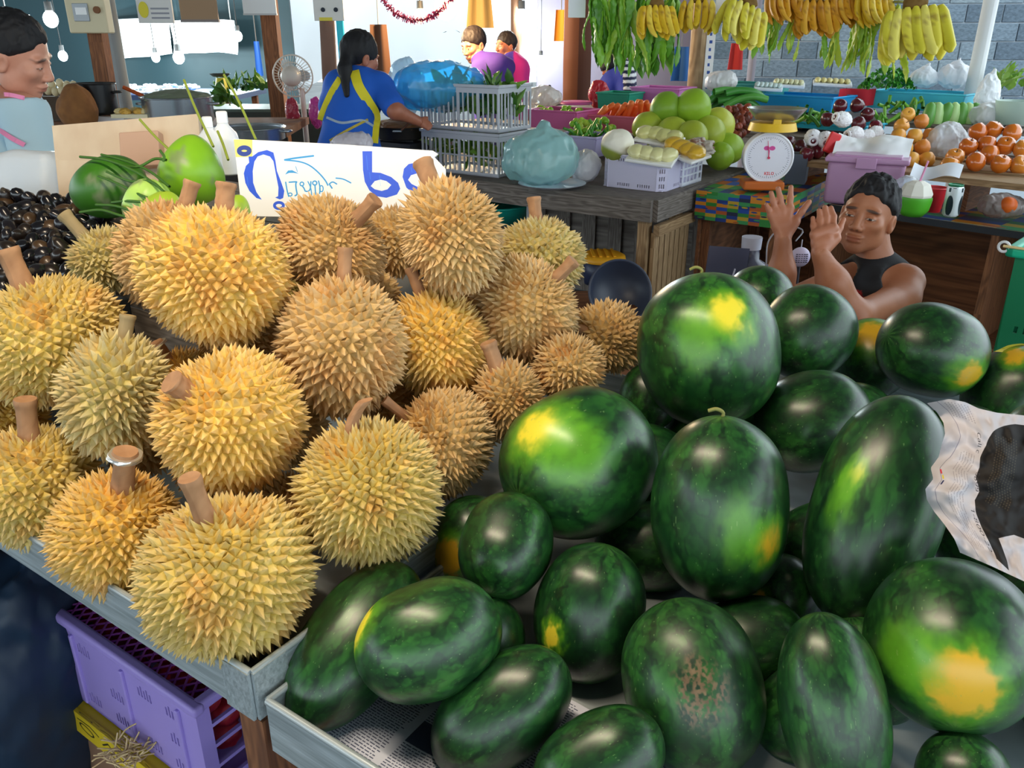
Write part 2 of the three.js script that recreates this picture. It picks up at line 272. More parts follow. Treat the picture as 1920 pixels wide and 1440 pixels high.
// ---------------------------------------------------------------- watermelons
const melonMatCache = [];
function melon(d, k) {
  const [cx, cy, t, wp, lp, ang, kt, label, o = {}] = d, m = t / F, b = wp / 2 * m, a = lp / 2 * m, q = new THREE.Quaternion().setFromUnitVectors(V(0, 1, 0), dirOf(ang, kt)), iq = q.clone().invert();
  const centre = P(cx, cy, t), eye = camera.position.clone().sub(centre).normalize(), er = V(0, 1, 0).cross(eye).normalize(), eu = eye.clone().cross(er);
  const spot = ([px, py, r, col, soft = 0.35]) => {          // a mark seen at a pixel, as a direction on the unit melon
    let dx = (px - cx) * m, dy = -(py - cy) * m; const ray = V(0, 0, 0).addScaledVector(er, dx).addScaledVector(eu, dy);
    const loc = ray.applyQuaternion(iq), f = eye.clone().applyQuaternion(iq), S2 = V(1 / b, 1 / a, 1 / b), p0 = loc.multiply(S2), f0 = f.multiply(S2), A = f0.dot(f0), B = p0.dot(f0), Cc = p0.dot(p0) - 1, D = Math.max(0, B * B - A * Cc);
    return { d: p0.addScaledVector(f0, (-B + Math.sqrt(D)) / A).normalize(), r, col, soft };
  };
  const spots = (o.spots ?? []).map(spot), pale = o.pale ?? 0.4, sd = k * 5.3, n = V(0, 0, 0);
  const c0 = [12 + 10 * pale, 40 + 32 * pale, 22 + 8 * pale], c1 = [42 + 34 * pale, 98 + 50 * pale, 44 + 6 * pale], dark = [8, 30, 18], lime = [104, 172, 36], scab = [150, 122, 92], fleck = [160, 180, 120];
  const map = o.shared && melonMatCache[0] || tex(512, 256, (u, v) => {
    const th = (1 - v) * Math.PI, st = Math.sin(th); n.set(-Math.cos(u * 6.28318) * st, Math.cos(th), Math.sin(u * 6.28318) * st);
    const w = fbm(n.x * 2.2 + sd, n.y * 2.2, n.z * 2.2, 3), f = fbm(n.x * 9 + sd, n.y * 7, n.z * 9, 3), s = Math.sin(u * 6.28318 * 10 + (fbm(n.x * 4, n.y * 7 + sd, n.z * 4, 3) - 0.5) * 7) * 0.5 + 0.5;
    let c = mixc(c0, c1, clamp(0.1 + 1.1 * (w - 0.28) + 0.75 * (f - 0.45)));
    const net = 1 - Math.abs(2 * fbm(n.x * 7 + sd, n.y * 5, n.z * 7 + 4, 3) - 1); c = mixc(c, dark, 0.32 * sstep(0.78, 1.0, net) + 0.42 * sstep(0.55, 0.95, s) * sstep(0.25, 0.6, w + 0.1));
    for (const sp of spots) {
      const dd = Math.acos(clamp(n.dot(sp.d), -1, 1)) + (f - 0.5) * 0.26 + (w - 0.5) * 0.4 * sp.soft, y = 1 - sstep(sp.r * (1 - sp.soft), sp.r, dd);
      if (sp.col === 'scab') { const g = sstep(0.4, 0.62, fbm(n.x * 26, n.y * 26, n.z * 26 + sd, 2)); c = mixc(c, mixc(scab, [92, 66, 48], fbm(n.x * 12, n.y * 12, n.z * 12, 2)), y * g * 0.9); } 
      else if (sp.col === 'lime') c = mixc(c, lime, y * 0.75);
      else { c = mixc(c, lime, (1 - sstep(sp.r * 0.9, sp.r * 1.55, dd)) * 0.7); c = mixc(c, sp.col === 'gold' ? [222, 176, 40] : [238, 222, 62], y); }
    }
    const end = Math.max(0, Math.abs(n.y) - 0.93) / 0.07; if (end > 0) c = mixc(c, [96, 138, 70], end * 0.45 * (Math.sin(u * 6.28318 * 14) * 0.5 + 0.5));
    const sc = fbm(n.x * 40 + sd, n.y * 18, n.z * 40, 2); if (sc > 0.83) c = mixc(c, fleck, 0.5);
    return c;
  });
  if (o.shared) melonMatCache[0] = map;
  const g = new THREE.SphereGeometry(1, 56, 40);
  warp(g, (v) => { const e = 1 + 0.035 * (noise(v.x * 1.7 + sd, v.y * 1.7, v.z * 1.7) - 0.5) * 2, y = v.y, f = Math.pow(Math.max(0, 1 - Math.abs(y) ** 2.35), 0.5) / Math.max(1e-4, Math.sqrt(1 - y * y)); v.set(v.x * b * f * e, y * a * (1 + 0.01), v.z * b * f * e); });
  // the seam of the sphere shares its normals
  const N = g.attributes.normal; for (let j = 0; j <= 40; j++) { const i0 = j * 57, i1 = i0 + 56, s = V(N.getX(i0) + N.getX(i1), N.getY(i0) + N.getY(i1), N.getZ(i0) + N.getZ(i1)).normalize(); N.setXYZ(i0, s.x, s.y, s.z); N.setXYZ(i1, s.x, s.y, s.z); }
  const mm = new THREE.MeshPhysicalMaterial({ map, roughness: o.rough ?? 0.34, clearcoat: 0.25, clearcoatRoughness: 0.28 });
  const th = thing('watermelon', label, 'watermelon', centre, o.group); th.quaternion.copy(q);
  mk('rind', g, mm, th);
  if (o.stem) { const s = mk('stem', tube([V(0, a - 0.003, 0), V(0.002, a + 0.006, 0.002), V(-0.008, a + 0.012, 0.004), V(-0.018, a + 0.009, 0)].map((p) => p.multiplyScalar(1)), 0.0026, 14, 6), mat('#8a8a4a', 0.8), th); s.userData.label = 'dry curled stem'; }
  return th;
}
const MELONS = [
  // pixel x, y, depth, width px, length px, axis angle, axis towards viewer, label
  [1328, 657, 1.435, 262, 288, 97, 0.1, 'tallest bright green watermelon with a yellow patch, topping the pile', { pale: 0.75, stem: 1, spots: [[1352, 592, 0.36, 'y', 0.6], [1310, 640, 0.5, 'lime', 0.7]] }],
  [1423, 566, 1.76, 128, 134, 80, 0.2, 'small green watermelon in front of the seated man’s elbow', { pale: 0.45 }],
  [1513, 624, 1.611, 172, 180, 50, 0.2, 'dark bluish watermelon right behind the tallest one', { pale: 0.36 }],
  [1632, 672, 1.762, 140, 150, 90, 0, 'half hidden watermelon with an orange yellow shoulder', { pale: 0.4, spots: [[1628, 628, 0.6, 'gold', 0.6]] }],
  [1748, 656, 1.6, 172, 204, 165, 0.25, 'oval dark watermelon with an orange patch, in front of the green bin', { pale: 0.36, spots: [[1815, 690, 0.42, 'gold', 0.5]] }],
  [1523, 791, 1.441, 190, 212, 20, 0.2, 'round watermelon tucked behind the upright oval one', { pale: 0.4 }],
  [1084, 866, 1.241, 278, 300, 205, 0.7, 'big round watermelon with a large yellow patch, next to the durians', { pale: 0.6, spots: [[1012, 812, 0.42, 'y', 0.6], [1080, 850, 0.62, 'lime', 0.6]] }],
  [1349, 953, 1.139, 254, 348, 91, 0.15, 'upright oval watermelon with a dry curled stem', { pale: 0.45, stem: 1, spots: [[1438, 1002, 0.27, 'gold', 0.7], [1395, 985, 0.5, 'lime', 0.8]] }],
  [1641, 956, 1.117, 232, 442, 72, -0.05, 'long leaning watermelon under the crumpled newspaper', { pale: 0.36, spots: [[1602, 905, 0.17, 'y', 0.7], [1590, 940, 0.4, 'lime', 0.8]] }],
  [1783, 1207, 0.954, 300, 316, 250, 0.75, 'large round watermelon with a wide golden patch below the newspaper', { pale: 0.55, spots: [[1812, 1268, 0.48, 'gold', 0.4], [1720, 1250, 0.6, 'lime', 0.7]] }],
  [1300, 1285, 0.996, 258, 318, 100, -0.25, 'watermelon with a brown scabby scar across its belly', { pale: 0.5, rough: 0.42, spots: [[1312, 1296, 0.5, 'scab', 0.5]] }],
  [1561, 1328, 0.912, 196, 350, 96, -0.1, 'narrow dark green watermelon standing between two round ones', { pale: 0.36 }],
  [1106, 1148, 1.099, 206, 260, 78, 0.1, 'mid sized watermelon with a small lime spot low on its side', { pale: 0.35, spots: [[1040, 1192, 0.22, 'y', 0.5]] }],
  [949, 1022, 1.127, 172, 204, 250, 0.8, 'small watermelon showing its star shaped blossom end', { pale: 0.45 }],
  [883, 1013, 1.262, 150, 170, 60, 0.1, 'half hidden watermelon with a rusty yellow patch beside the durians', { pale: 0.36, spots: [[838, 1045, 0.55, 'gold', 0.4]] }],
  [804, 1198, 0.985, 216, 278, 198, 0.15, 'oval watermelon with a yellow end and a curled leaf scrap', { pale: 0.55, spots: [[682, 1165, 0.4, 'y', 0.4]] }],
  [668, 1204, 1.065, 190, 345, 54, -0.65, 'long dark watermelon lying along the tray divider', { pale: 0.4 }],
  [940, 1335, 0.978, 190, 300, 40, 0, 'dark bluish watermelon lying on the newspaper in the tray', { pale: 0.36 }],
  [1123, 1429, 0.914, 180, 260, 30, 0, 'dark watermelon low in front of the scarred one', { pale: 0.36 }],
  [1906, 742, 1.614, 176, 190, 60, 0.3, 'dark watermelon behind the top of the newspaper', { pale: 0.4, spots: [[1890, 672, 0.3, 'gold', 0.6]] }],
  [1465, 1114, 1.202, 130, 150, 80, 0, 'dark watermelon in the gap behind the upright oval one', { pale: 0.4, spots: [[1432, 1132, 0.3, 'gold', 0.5]] }],
  [1216, 745, 1.58, 110, 130, 80, 0, 'mostly hidden watermelon between durians and the tallest melon', { pale: 0.4 }],
];
MELONS.forEach((d, k) => melon(d, k));
[[1220, 1025, 1.296, 0], [1344, 806, 1.607, 1], [1605, 822, 1.562, 2], [1226, 886, 1.421, 3], [1552, 1021, 1.276, 4], [1681, 923, 1.343, 5], [1849, 1031, 1.219, 6], [1296, 670, 1.757, 7], [1511, 1332, 1.011, 8], [1808, 1479, 0.9, 9], [2001, 1312, 1.004, 10], [1405, 1204, 1.113, 11], [892, 1216, 1.095, 12], [1632, 1255, 1.073, 13], [1953, 1161, 1.1, 14], [1787, 850, 1.539, 15], [1960, 854, 1.201, 16]].forEach(([x, y, t, i]) => melon([x, y, t, 170, 210, i * 50, 0, 'watermelon in the lower layer of the pile', { pale: 0.4, shared: 1, group: 'lower layer of the watermelon pile' }], 60 + i));
// ---------------------------------------------------------------- things on and under the front stall
// a flat piece traced in pixels at one depth, given real thickness, facing the viewer's height as it leans
function leaning(outline, t, thick, uvBox) {
  const m = t / F, cx = outline.reduce((s, p) => s + p[0], 0) / outline.length, cy = outline.reduce((s, p) => s + p[1], 0) / outline.length;
  const g = new THREE.ExtrudeGeometry(new THREE.Shape(outline.map(([x, y]) => new THREE.Vector2((x - cx) * m, -(y - cy) * m))), { depth: thick, bevelEnabled: false });
  if (uvBox) { const p = g.attributes.position, u = g.attributes.uv; for (let i = 0; i < p.count; i++) u.setXY(i, (p.getX(i) / m + cx - uvBox[0]) / (uvBox[2] - uvBox[0]), 1 - (-p.getY(i) / m + cy - uvBox[1]) / (uvBox[3] - uvBox[1])); }
  return { g, pos: P(cx, cy, t), q: new THREE.Quaternion().setFromEuler(E(-PITCH, 0, 0)) };
}
{ // price board
  const B = [430, 250, 850, 420], map = canvasTex(1680, 680, (c, w, h) => {
    const X = (x) => x * 1680 / 1920, Y = (y) => y * 680 / 777;
    c.fillStyle = '#f6f7f8'; c.fillRect(0, 0, w, h);
    c.fillStyle = '#f4e67c'; c.fillRect(X(20), Y(60), X(185), Y(150));
    c.lineCap = 'round'; c.lineJoin = 'round';
    const stroke = (col, wd, pts) => { c.strokeStyle = col; c.lineWidth = X(wd); c.beginPath(); pts.forEach(([x, y], i) => { if (!i) c.moveTo(X(x), Y(y)); else { const [px, py] = pts[i - 1]; c.quadraticCurveTo(X(px), Y(py), X((px + x) / 2), Y((py + y) / 2)); } }); const l = pts[pts.length - 1]; c.lineTo(X(l[0]), Y(l[1])); c.stroke(); };
    const poly = (col, pts) => { c.fillStyle = col; c.beginPath(); pts.forEach(([x, y], i) => i ? c.lineTo(X(x), Y(y)) : c.moveTo(X(x), Y(y))); c.closePath(); c.fill(); };
    const ring = (col, x, y, rx, ry, wd) => { c.strokeStyle = col; c.lineWidth = X(wd); c.beginPath(); c.ellipse(X(x), Y(y), X(rx), Y(ry), 0, 0, 7); c.stroke(); };
    const blue = '#0f56e6', sky = '#1b9be0', navy = '#173f9a';
    ring(navy, 136, 157, 44, 28, 38);
    poly(blue, [[172, 205], [205, 205], [255, 168], [330, 150], [385, 172], [402, 240], [415, 330], [450, 420], [478, 500], [468, 560], [440, 572], [400, 556], [425, 545], [428, 470], [405, 350], [385, 245], [355, 205], [300, 188], [250, 205], [222, 250], [208, 330], [212, 430], [240, 510], [285, 574], [240, 560], [180, 500], [145, 430], [132, 350], [150, 285], [178, 258]]);
    ring(blue, 432, 624, 38, 26, 24); stroke(blue, 16, [[468, 640], [474, 665], [478, 692]]);
    stroke(sky, 15, [[482, 234], [560, 220], [725, 200]]); stroke(sky, 12, [[482, 236], [600, 245], [690, 275], [770, 340], [830, 410], [850, 450]]);
    poly(sky, [[484, 360], [510, 325], [545, 322], [602, 352], [560, 345], [520, 345]]); stroke(sky, 5, [[575, 290], [590, 335]]);
    stroke(sky, 11, [[490, 425], [500, 490], [515, 545]]); ring(sky, 528, 530, 16, 13, 9);
    stroke(sky, 12, [[520, 425], [590, 420], [575, 430], [578, 480], [590, 530], [570, 540]]);
    ring(sky, 628, 440, 16, 16, 10); stroke(sky, 11, [[630, 455], [650, 480], [655, 505], [700, 500], [705, 420]]); stroke(sky, 9, [[680, 420], [705, 470], [712, 535]]);
    ring(sky, 738, 432, 18, 17, 11); stroke(sky, 11, [[740, 452], [745, 530]]); stroke(sky, 11, [[770, 415], [785, 470], [780, 520]]); ring(sky, 795, 480, 15, 26, 9);
    stroke(sky, 11, [[862, 440], [890, 418], [925, 440]]); stroke(sky, 12, [[862, 440], [885, 475]]); stroke(sky, 11, [[920, 390], [980, 395], [1045, 430]]);
    poly(blue, [[1145, 160], [1228, 160], [1228, 340], [1300, 345], [1390, 380], [1450, 430], [1468, 480], [1440, 530], [1350, 558], [1270, 545], [1205, 495], [1165, 420], [1150, 320]]);
    poly('#f6f7f8', [[1216, 458], [1250, 415], [1300, 402], [1350, 415], [1392, 448], [1360, 485], [1310, 500], [1250, 485]]); stroke(blue, 9, [[1216, 520], [1218, 560]]);
    poly(blue, [[1488, 380], [1500, 310], [1540, 270], [1590, 260], [1660, 290], [1710, 350], [1745, 410], [1740, 470], [1700, 515], [1640, 535], [1570, 515], [1520, 470]]);
    poly('#f6f7f8', [[1535, 405], [1560, 365], [1610, 350], [1660, 368], [1690, 410], [1695, 450], [1660, 470], [1610, 462], [1565, 440]]);
    c.globalAlpha = 0.35; for (const [x, y, l] of [[1180, 200, 120], [1205, 340, 60], [1290, 365, 90], [1560, 300, 40], [1640, 310, 30], [160, 380, 80], [290, 180, 60]]) stroke('#5db4ff', 5, [[x, y], [x + 10, y + l]]); c.globalAlpha = 1;
  });
  const L = leaning([[440, 262], [640, 272], [812, 284], [822, 290], [815, 296], [836, 318], [838, 412], [456, 406]], 1.74, 0.006, B);
  const s = solo('price_sign', 'white price board hand painted in blue above the durians', 'sign', L.g, mat('#ffffff', 0.5, { map }), L.pos); s.quaternion.copy(L.q);
}
{ // raised crate behind the durians and the dark bin of black nuts
  const wood = mat('#ffffff', 0.85, { map: woodGrey });
  const pf = thing('wooden_platform', 'grey wooden platform raising the coconuts behind the durians', 'platform', S(-1.0, 0.765, 0.78), undefined, TURN);
  for (let i = 0; i < 5; i++) mk('plank', plank(0.9, 0.018, 0.094, 0, 0.348, -0.2 + i * 0.1), wood, pf);
  for (let i = 0; i < 4; i++) mk('side_board', plank(0.9, 0.08, 0.016, 0, 0.04 + i * 0.084, 0.24), wood, pf);
  for (const [x, z] of [[-0.43, 0.2], [0.43, 0.2], [-0.43, -0.22], [0.43, -0.22]]) mk('leg', plank(0.04, 0.338, 0.04, x, 0.169, z), wood, pf);
  const bin = thing('plastic_bin', 'dark grey plastic bin heaped with black nuts', 'bin', S(-1.2, 0.765, 0.345), undefined, TURN), bm = mat('#23262b', 0.5);
  mk('bin_wall', [box(0.5, 0.22, 0.008, 0, 0.11, 0.12), box(0.5, 0.22, 0.008, 0, 0.11, -0.12), box(0.008, 0.22, 0.24, 0.25, 0.11, 0), box(0.008, 0.22, 0.24, -0.25, 0.11, 0)], bm, bin);
  mk('bin_base', box(0.5, 0.01, 0.24, 0, 0.005, 0), bm, bin);
}
{ // black nuts
  const body = lathe([[0, -0.019], [0.009, -0.016], [0.0155, -0.008], [0.0165, 0.002], [0.0125, 0.013], [0.005, 0.019], [0, 0.02]], 14);
  const cap = lathe([[0.0, 0.023], [0.004, 0.021], [0.008, 0.016], [0.0095, 0.0135], [0.0085, 0.0135], [0.0, 0.018]], 9);
  const kinds = ['#15151a', '#1c1a20', '#241c18', '#4a3622'].map((c, i) => mat(c, 0.22 + 0.05 * i, { clearcoat: 0.4 })), capM = mat('#3c3428', 0.8);
  reseed(11); let n = 0;
  const G1 = 'black nuts in the dark bin';
  for (let layer = 0; layer < 2; layer++) for (let r = 0; r < 9; r++) for (let i = 0; i < 12; i++) {
    const y = 372 + r * 19 + rnd(-6, 6) + layer * 10, x = -40 + i * 25 + (r % 2) * 12 + rnd(-6, 6), top = 352 + Math.max(0, x - 20) * 0.2 + Math.max(0, x - 170) * 0.7;
    if (y < top || x > 246 - layer * 20 || (x > 128 && y > 470) || (x > 30 && y > 512)) continue;
    const t = lerp(1.9, 1.62, (y - 360) / 160) + 0.03 * layer + rnd(-0.006, 0.006), brown = rnd() < 0.12;
    const th = thing('black_nut', brown ? 'brownish nut among the shiny black nuts in the bin' : 'shiny black nut heaped in the dark bin', 'nut', P(x, y, t), G1 + (brown ? ', brown ones' : ''));
    th.quaternion.setFromEuler(E(rnd(0, 6), rnd(0, 6), rnd(0, 6))); th.scale.set(rnd(0.85, 1.15), rnd(0.95, 1.5), rnd(0.85, 1.1));
    mk('shell', body, brown ? kinds[3] : kinds[n++ % 3], th); mk('cap', cap, capM, th);
  }
}
{ // green coconuts
  const coco = (px, py, t, r, l, ang, kt, label, ca, cb, peak, facets, sd) => {
    const m = t / F, g0 = new THREE.SphereGeometry(1, 40, 30);
    warp(g0, (v) => { const ph = Math.atan2(v.z, v.x), tri = 1 + 0.05 * Math.cos(ph * 3 + sd) * (1 - v.y * v.y); let y = v.y, k = 1; if (facets) { k = 0.86 / Math.max(0.86, Math.cos(((ph + 7 + sd) % (Math.PI / 3.5)) - Math.PI / 7) * 1.0); k = 1 / Math.cos(((ph + 7 + sd) % (Math.PI / 3.5)) - Math.PI / 7) * 0.93; } if (y > 0.3) y += peak * (y - 0.3) ** 2; v.set(v.x * r * m * tri * k * (1 - 0.12 * Math.max(0, v.y) * (peak > 0 ? 1 : 0)), y * l * m, v.z * r * m * tri * k); });
    if (facets) { const f = g0.toNonIndexed(); f.computeVertexNormals(); }
    paint(g0, (x, y, z) => { const n = fbm(x * 22 + sd, y * 22, z * 22, 3), s = sstep(0.63, 0.72, fbm(x * 30 + sd * 3, y * 30, z * 30, 3)); return mixc(mixc(ca, cb, n), RGB(132, 138, 110), s * 0.7); });
    const th = thing('green_coconut', label, 'coconut', P(px, py, t)); th.quaternion.setFromUnitVectors(V(0, 1, 0), dirOf(ang, kt)); mk('husk', g0, vmat(0.4), th); return th;
  };
  coco(204, 350, 1.78, 56, 72, 20, 0.1, 'dark green coconut leaning on the pale board', RGB(66, 130, 28), RGB(40, 84, 22), 0, 0, 1);
  const lc = coco(358, 326, 1.78, 60, 58, 82, 0.1, 'lime green coconut with a pointed top next to the sign', RGB(150, 205, 40), RGB(118, 176, 34), 0.5, 0, 2);
  coco(278, 388, 1.66, 46, 54, 60, 0.6, 'pale green coconut with its husk cut into flat facets', RGB(196, 232, 120), RGB(160, 206, 90), 0, 1, 3);
  coco(306, 408, 1.6, 44, 46, 70, 0.2, 'yellowish green coconut touching the tall golden durian', RGB(176, 204, 56), RGB(150, 184, 50), 0.2, 0, 4);
  coco(440, 408, 1.62, 30, 40, 70, 0.2, 'lime coconut peeping out below the sign corner', RGB(170, 204, 56), RGB(140, 176, 46), 0.2, 0, 5);
  const stalk = (label, lines, col) => { const th = thing('coconut_stalk', label, 'stalk', P(...lines[0][0])); for (const l of lines) { mk('strand', tube(l.map((p) => P(...p).sub(th.position)), 0.0028, 24, 6), mat(col, 0.7), th); } return th; };
  stalk('tangle of dark green coconut stalks across the dark green coconut', [
    [[190, 290, 1.73], [230, 300, 1.70], [275, 318, 1.67], [318, 350, 1.60]], [[150, 294, 1.74], [200, 300, 1.70], [255, 322, 1.66], [300, 352, 1.6]], [[185, 330, 1.70], [222, 345, 1.66], [262, 365, 1.61], [280, 372, 1.59]],
    [[200, 322, 1.7], [245, 340, 1.65], [282, 340, 1.62], [308, 360, 1.58]], [[180, 384, 1.66], [215, 386, 1.63], [250, 396, 1.59], [276, 402, 1.57]], [[150, 398, 1.66], [190, 394, 1.63], [230, 405, 1.6], [272, 410, 1.57]], [[210, 380, 1.66], [240, 377, 1.62], [275, 380, 1.58]],
    [[225, 310, 1.7], [262, 312, 1.68], [290, 298, 1.68], [312, 300, 1.67]], [[300, 282, 1.68], [308, 295, 1.67], [306, 303, 1.67]]], '#3d6a1c');
  stalk('upright yellow green coconut stalks rising beside the pointed coconut', [[[262, 224, 1.8], [290, 255, 1.78], [325, 288, 1.74]], [[345, 150, 1.84], [365, 200, 1.8], [400, 275, 1.74]], [[420, 140, 1.86], [445, 185, 1.82], [480, 262, 1.78]], [[408, 246, 1.8], [418, 270, 1.78], [428, 300, 1.76]]], '#93a238');
}
{ // pale board, bottles, white sack
  const L = leaning([[105, 240], [240, 229], [376, 218], [384, 300], [392, 420], [124, 420]], 2.0, 0.018), bt = tex(256, 128, (u, v) => { const n = fbm(u * 9, v * 5, 3, 4), s = 0; return mixc(mixc([226, 208, 182], [204, 178, 150], n), [120, 90, 70], s * 0.6); });
  bt.repeat.set(3, 3);
  const b = thing('notice_board', 'stained pale plywood board standing behind the coconuts', 'board', L.pos); b.quaternion.copy(L.q);
  mk('panel', L.g, mat('#ffffff', 0.8, { map: bt }), b);
  const m = 2 / F; const bk = mk('block', rbox(72 * m, 64 * m, 0.03, 0.003, 8 * m, 15 * m, 0.034, 0, 0, 0.06), mat('#c7a189', 0.6), b); bk.userData.label = 'brown wrapped block fixed to the board';
  const bottle = (px, py, t, hpx, label) => { const s = hpx * t / F, th = thing('plastic_bottle', label, 'bottle', P(px, py, t)); mk('bottle_body', lathe([[0, 0], [0.2, 0], [0.22, 0.03], [0.22, 0.5], [0.19, 0.62], [0.09, 0.74], [0.075, 0.78]].map(([r, y]) => [r * s, y * s]), 24), mat('#eef1f6', 0.35), th); mk('bottle_cap', lathe([[0.085, 0.78], [0.085, 0.93], [0.07, 0.95], [0, 0.95]].map(([r, y]) => [r * s, y * s]), 20), mat('#ffffff', 0.4), th); return th; };
  bottle(402, 326, 1.9, 108, 'white plastic bottle against the pale board');
  bottle(430, 326, 1.92, 118, 'taller white plastic bottle beside the sign');
  const sg = nets((x, y, z) => { const qx = Math.abs(x) - 0.115, qy = Math.abs(y) - 0.11, qz = Math.abs(z) - 0.06; const d = Math.hypot(Math.max(qx, 0), Math.max(qy, 0), Math.max(qz, 0)) + Math.min(Math.max(qx, qy, qz), 0) - 0.03; return d + 0.03 * (fbm(x * 9, y * 7, z * 9 + 3, 3) - 0.5); }, [-0.19, -0.19, -0.13], [0.19, 0.19, 0.13], 0.008);
  const sk = solo('plastic_sack', 'bulging white plastic sack in front of the woman in pale blue', 'sack', sg, mat([0.78, 0.84, 0.9], 0.45, { transmission: 0.3, thickness: 0 }), P(30, 392, 2.1)); sk.rotation.x = -0.2;
}
{ // purple crate with a mesh lid, red fruit in it
  const T = 0.007, lu = 0.48, lw = 0.32, H = 0.2, c = thing('purple_crate', 'lilac plastic crate with slotted sides under the durian tray', 'crate', S(-0.548, 0.318, 0.247), undefined, TURN);
  const lil = mat('#ac98e6', 0.42, { transmission: 0.15, thickness: 0, roughness: 0.42 });
  const slots = (w, h, list) => { const s = new THREE.Shape([[-w / 2, 0], [w / 2, 0], [w / 2, h], [-w / 2, h]].map((p) => new THREE.Vector2(...p))); for (const [x, y, a, b] of list) s.holes.push(new THREE.Path([[x, y], [x, y + b], [x + a, y + b], [x + a, y]].map((p) => new THREE.Vector2(...p)))); return new THREE.ExtrudeGeometry(s, { depth: T, bevelEnabled: false }); };
  const front = []; [0, 1, 2].forEach((r) => [-0.2, -0.12, -0.03, 0.07, 0.15].forEach((x, i) => { if (r === 0 || (i + r) % 2 || i === 4) for (let k = 0; k < 5; k++) front.push([x + k * 0.0085, 0.02 + r * 0.058, 0.005, 0.018 + 0.006 * (k % 2)]); }));
  const side = []; for (let i = 0; i < 4; i++) for (let j = 0; j < 4; j++) side.push([-0.135 + i * 0.07, 0.014 + j * 0.044, 0.062, 0.037]);
  mk('side_panel', at(slots(lu, H, front), 0, 0, lw / 2 - T), lil, c); mk('side_panel', at(slots(lu, H, front), 0, 0, -lw / 2), lil, c);
  mk('end_panel', at(slots(lw - 2 * T, H, side), lu / 2 - T, 0, 0, 0, Math.PI / 2), lil, c); mk('end_panel', at(slots(lw - 2 * T, H, side), -lu / 2, 0, 0, 0, Math.PI / 2), lil, c);
  mk('base_panel', box(lu, 0.006, lw, 0, 0.003, 0), lil, c);
  mk('rim', [rbox(lu + 0.03, 0.02, 0.022, 0.007, 0, H, lw / 2), rbox(lu + 0.03, 0.02, 0.022, 0.007, 0, H, -lw / 2), rbox(0.022, 0.02, lw, 0.007, lu / 2, H, 0), rbox(0.022, 0.02, lw, 0.007, -lu / 2, H, 0)], lil, c);
  for (const x of [-0.16, 0, 0.16]) mk('rib', rbox(0.01, H * 0.8, 0.008, 0.003, x + 0.03, H * 0.45, lw / 2 + 0.002), lil, c);
  const lid = [], mm = mat('#c05ac8', 0.45), N = 20; for (let i = -N; i <= N; i++) for (const s of [1, -1]) { const x0 = i * 0.024, pts = []; let a = -lw / 2, b = lw / 2, xa = x0 + s * a * 0.8, xb = x0 + s * b * 0.8; const cut = (x, z) => Math.abs(x) <= lu / 2; if (xa > lu / 2 && xb > lu / 2 || xa < -lu / 2 && xb < -lu / 2) continue; const clampLine = (xx, zz, ox, oz) => { if (xx > lu / 2) { const f = (lu / 2 - ox) / (xx - ox); return [lu / 2, oz + (zz - oz) * f]; } if (xx < -lu / 2) { const f = (-lu / 2 - ox) / (xx - ox); return [-lu / 2, oz + (zz - oz) * f]; } return [xx, zz]; }; const p = clampLine(xa, a, xb, b), q = clampLine(xb, b, xa, a); lid.push(rod(V(p[0], H - 0.004, p[1]), V(q[0], H - 0.004, q[1]), 0.0022, 0.0022, 5)); }
  const ml = mk('mesh_lid', lid, mm, c); ml.userData.label = 'magenta diamond mesh lid';
  reseed(21); const rg = blob(0.023, 0.021, 0.023, 0.1, 3, 2, 2), rm = [mat('#b3141c', 0.5), mat('#c8322a', 0.5), mat('#8e1020', 0.5)];
  for (let i = 0; i < 54; i++) { const L = Math.floor(i / 18), k = i % 18, p = V(-0.19 + (k % 6) * 0.076 + rnd(-0.012, 0.012), 0.162 - L * 0.056, -0.11 + Math.floor(k / 6) * 0.105 + rnd(-0.02, 0.02)).applyAxisAngle(V(0, 1, 0), TURN).add(c.position); const f = solo('red_fruit', 'small red fruit seen through the lilac crate', 'fruit', rg, rm[i % 3], p, 'red fruit in the lilac crate'); f.rotation.set(rnd(0, 6), rnd(0, 6), 0); f.scale.setScalar(rnd(1.1, 1.4)); }
  // carton with a yellow lid below it
  const y = thing('carton', 'brown carton with a yellow lid scrawled in black, under the lilac crate', 'box', S(-0.60, 0, 0.262), undefined, TURN);
  mk('carton_body', box(0.5, 0.283, 0.36, 0, 0.1415, 0), mat('#8d6a52', 0.85), y);
  const scr = canvasTex(512, 96, (g, w, h) => { g.fillStyle = '#d6b81e'; g.fillRect(0, 0, w, h); g.strokeStyle = '#2a2410'; g.lineWidth = 5; g.lineCap = 'round'; const s = (p) => { g.beginPath(); p.forEach(([x, y], i) => i ? g.lineTo(x, y) : g.moveTo(x, y)); g.stroke(); }; s([[60, 30], [80, 50], [70, 60], [100, 40], [110, 60], [130, 35]]); g.beginPath(); g.ellipse(200, 50, 22, 14, 0.4, 0, 7); g.stroke(); s([[175, 25], [215, 20], [240, 35]]); s([[250, 60], [270, 35], [290, 62]]); s([[300, 40], [330, 55], [345, 30], [365, 60]]); s([[380, 35], [400, 60], [430, 40], [450, 62]]); });
  mk('carton_lid', [box(0.54, 0.025, 0.39, 0, 0.302, 0), box(0.54, 0.055, 0.008, 0, 0.288, 0.195)], mat('#ffffff', 0.5, { map: scr }), y).userData.label = 'yellow lid with black scrawl';
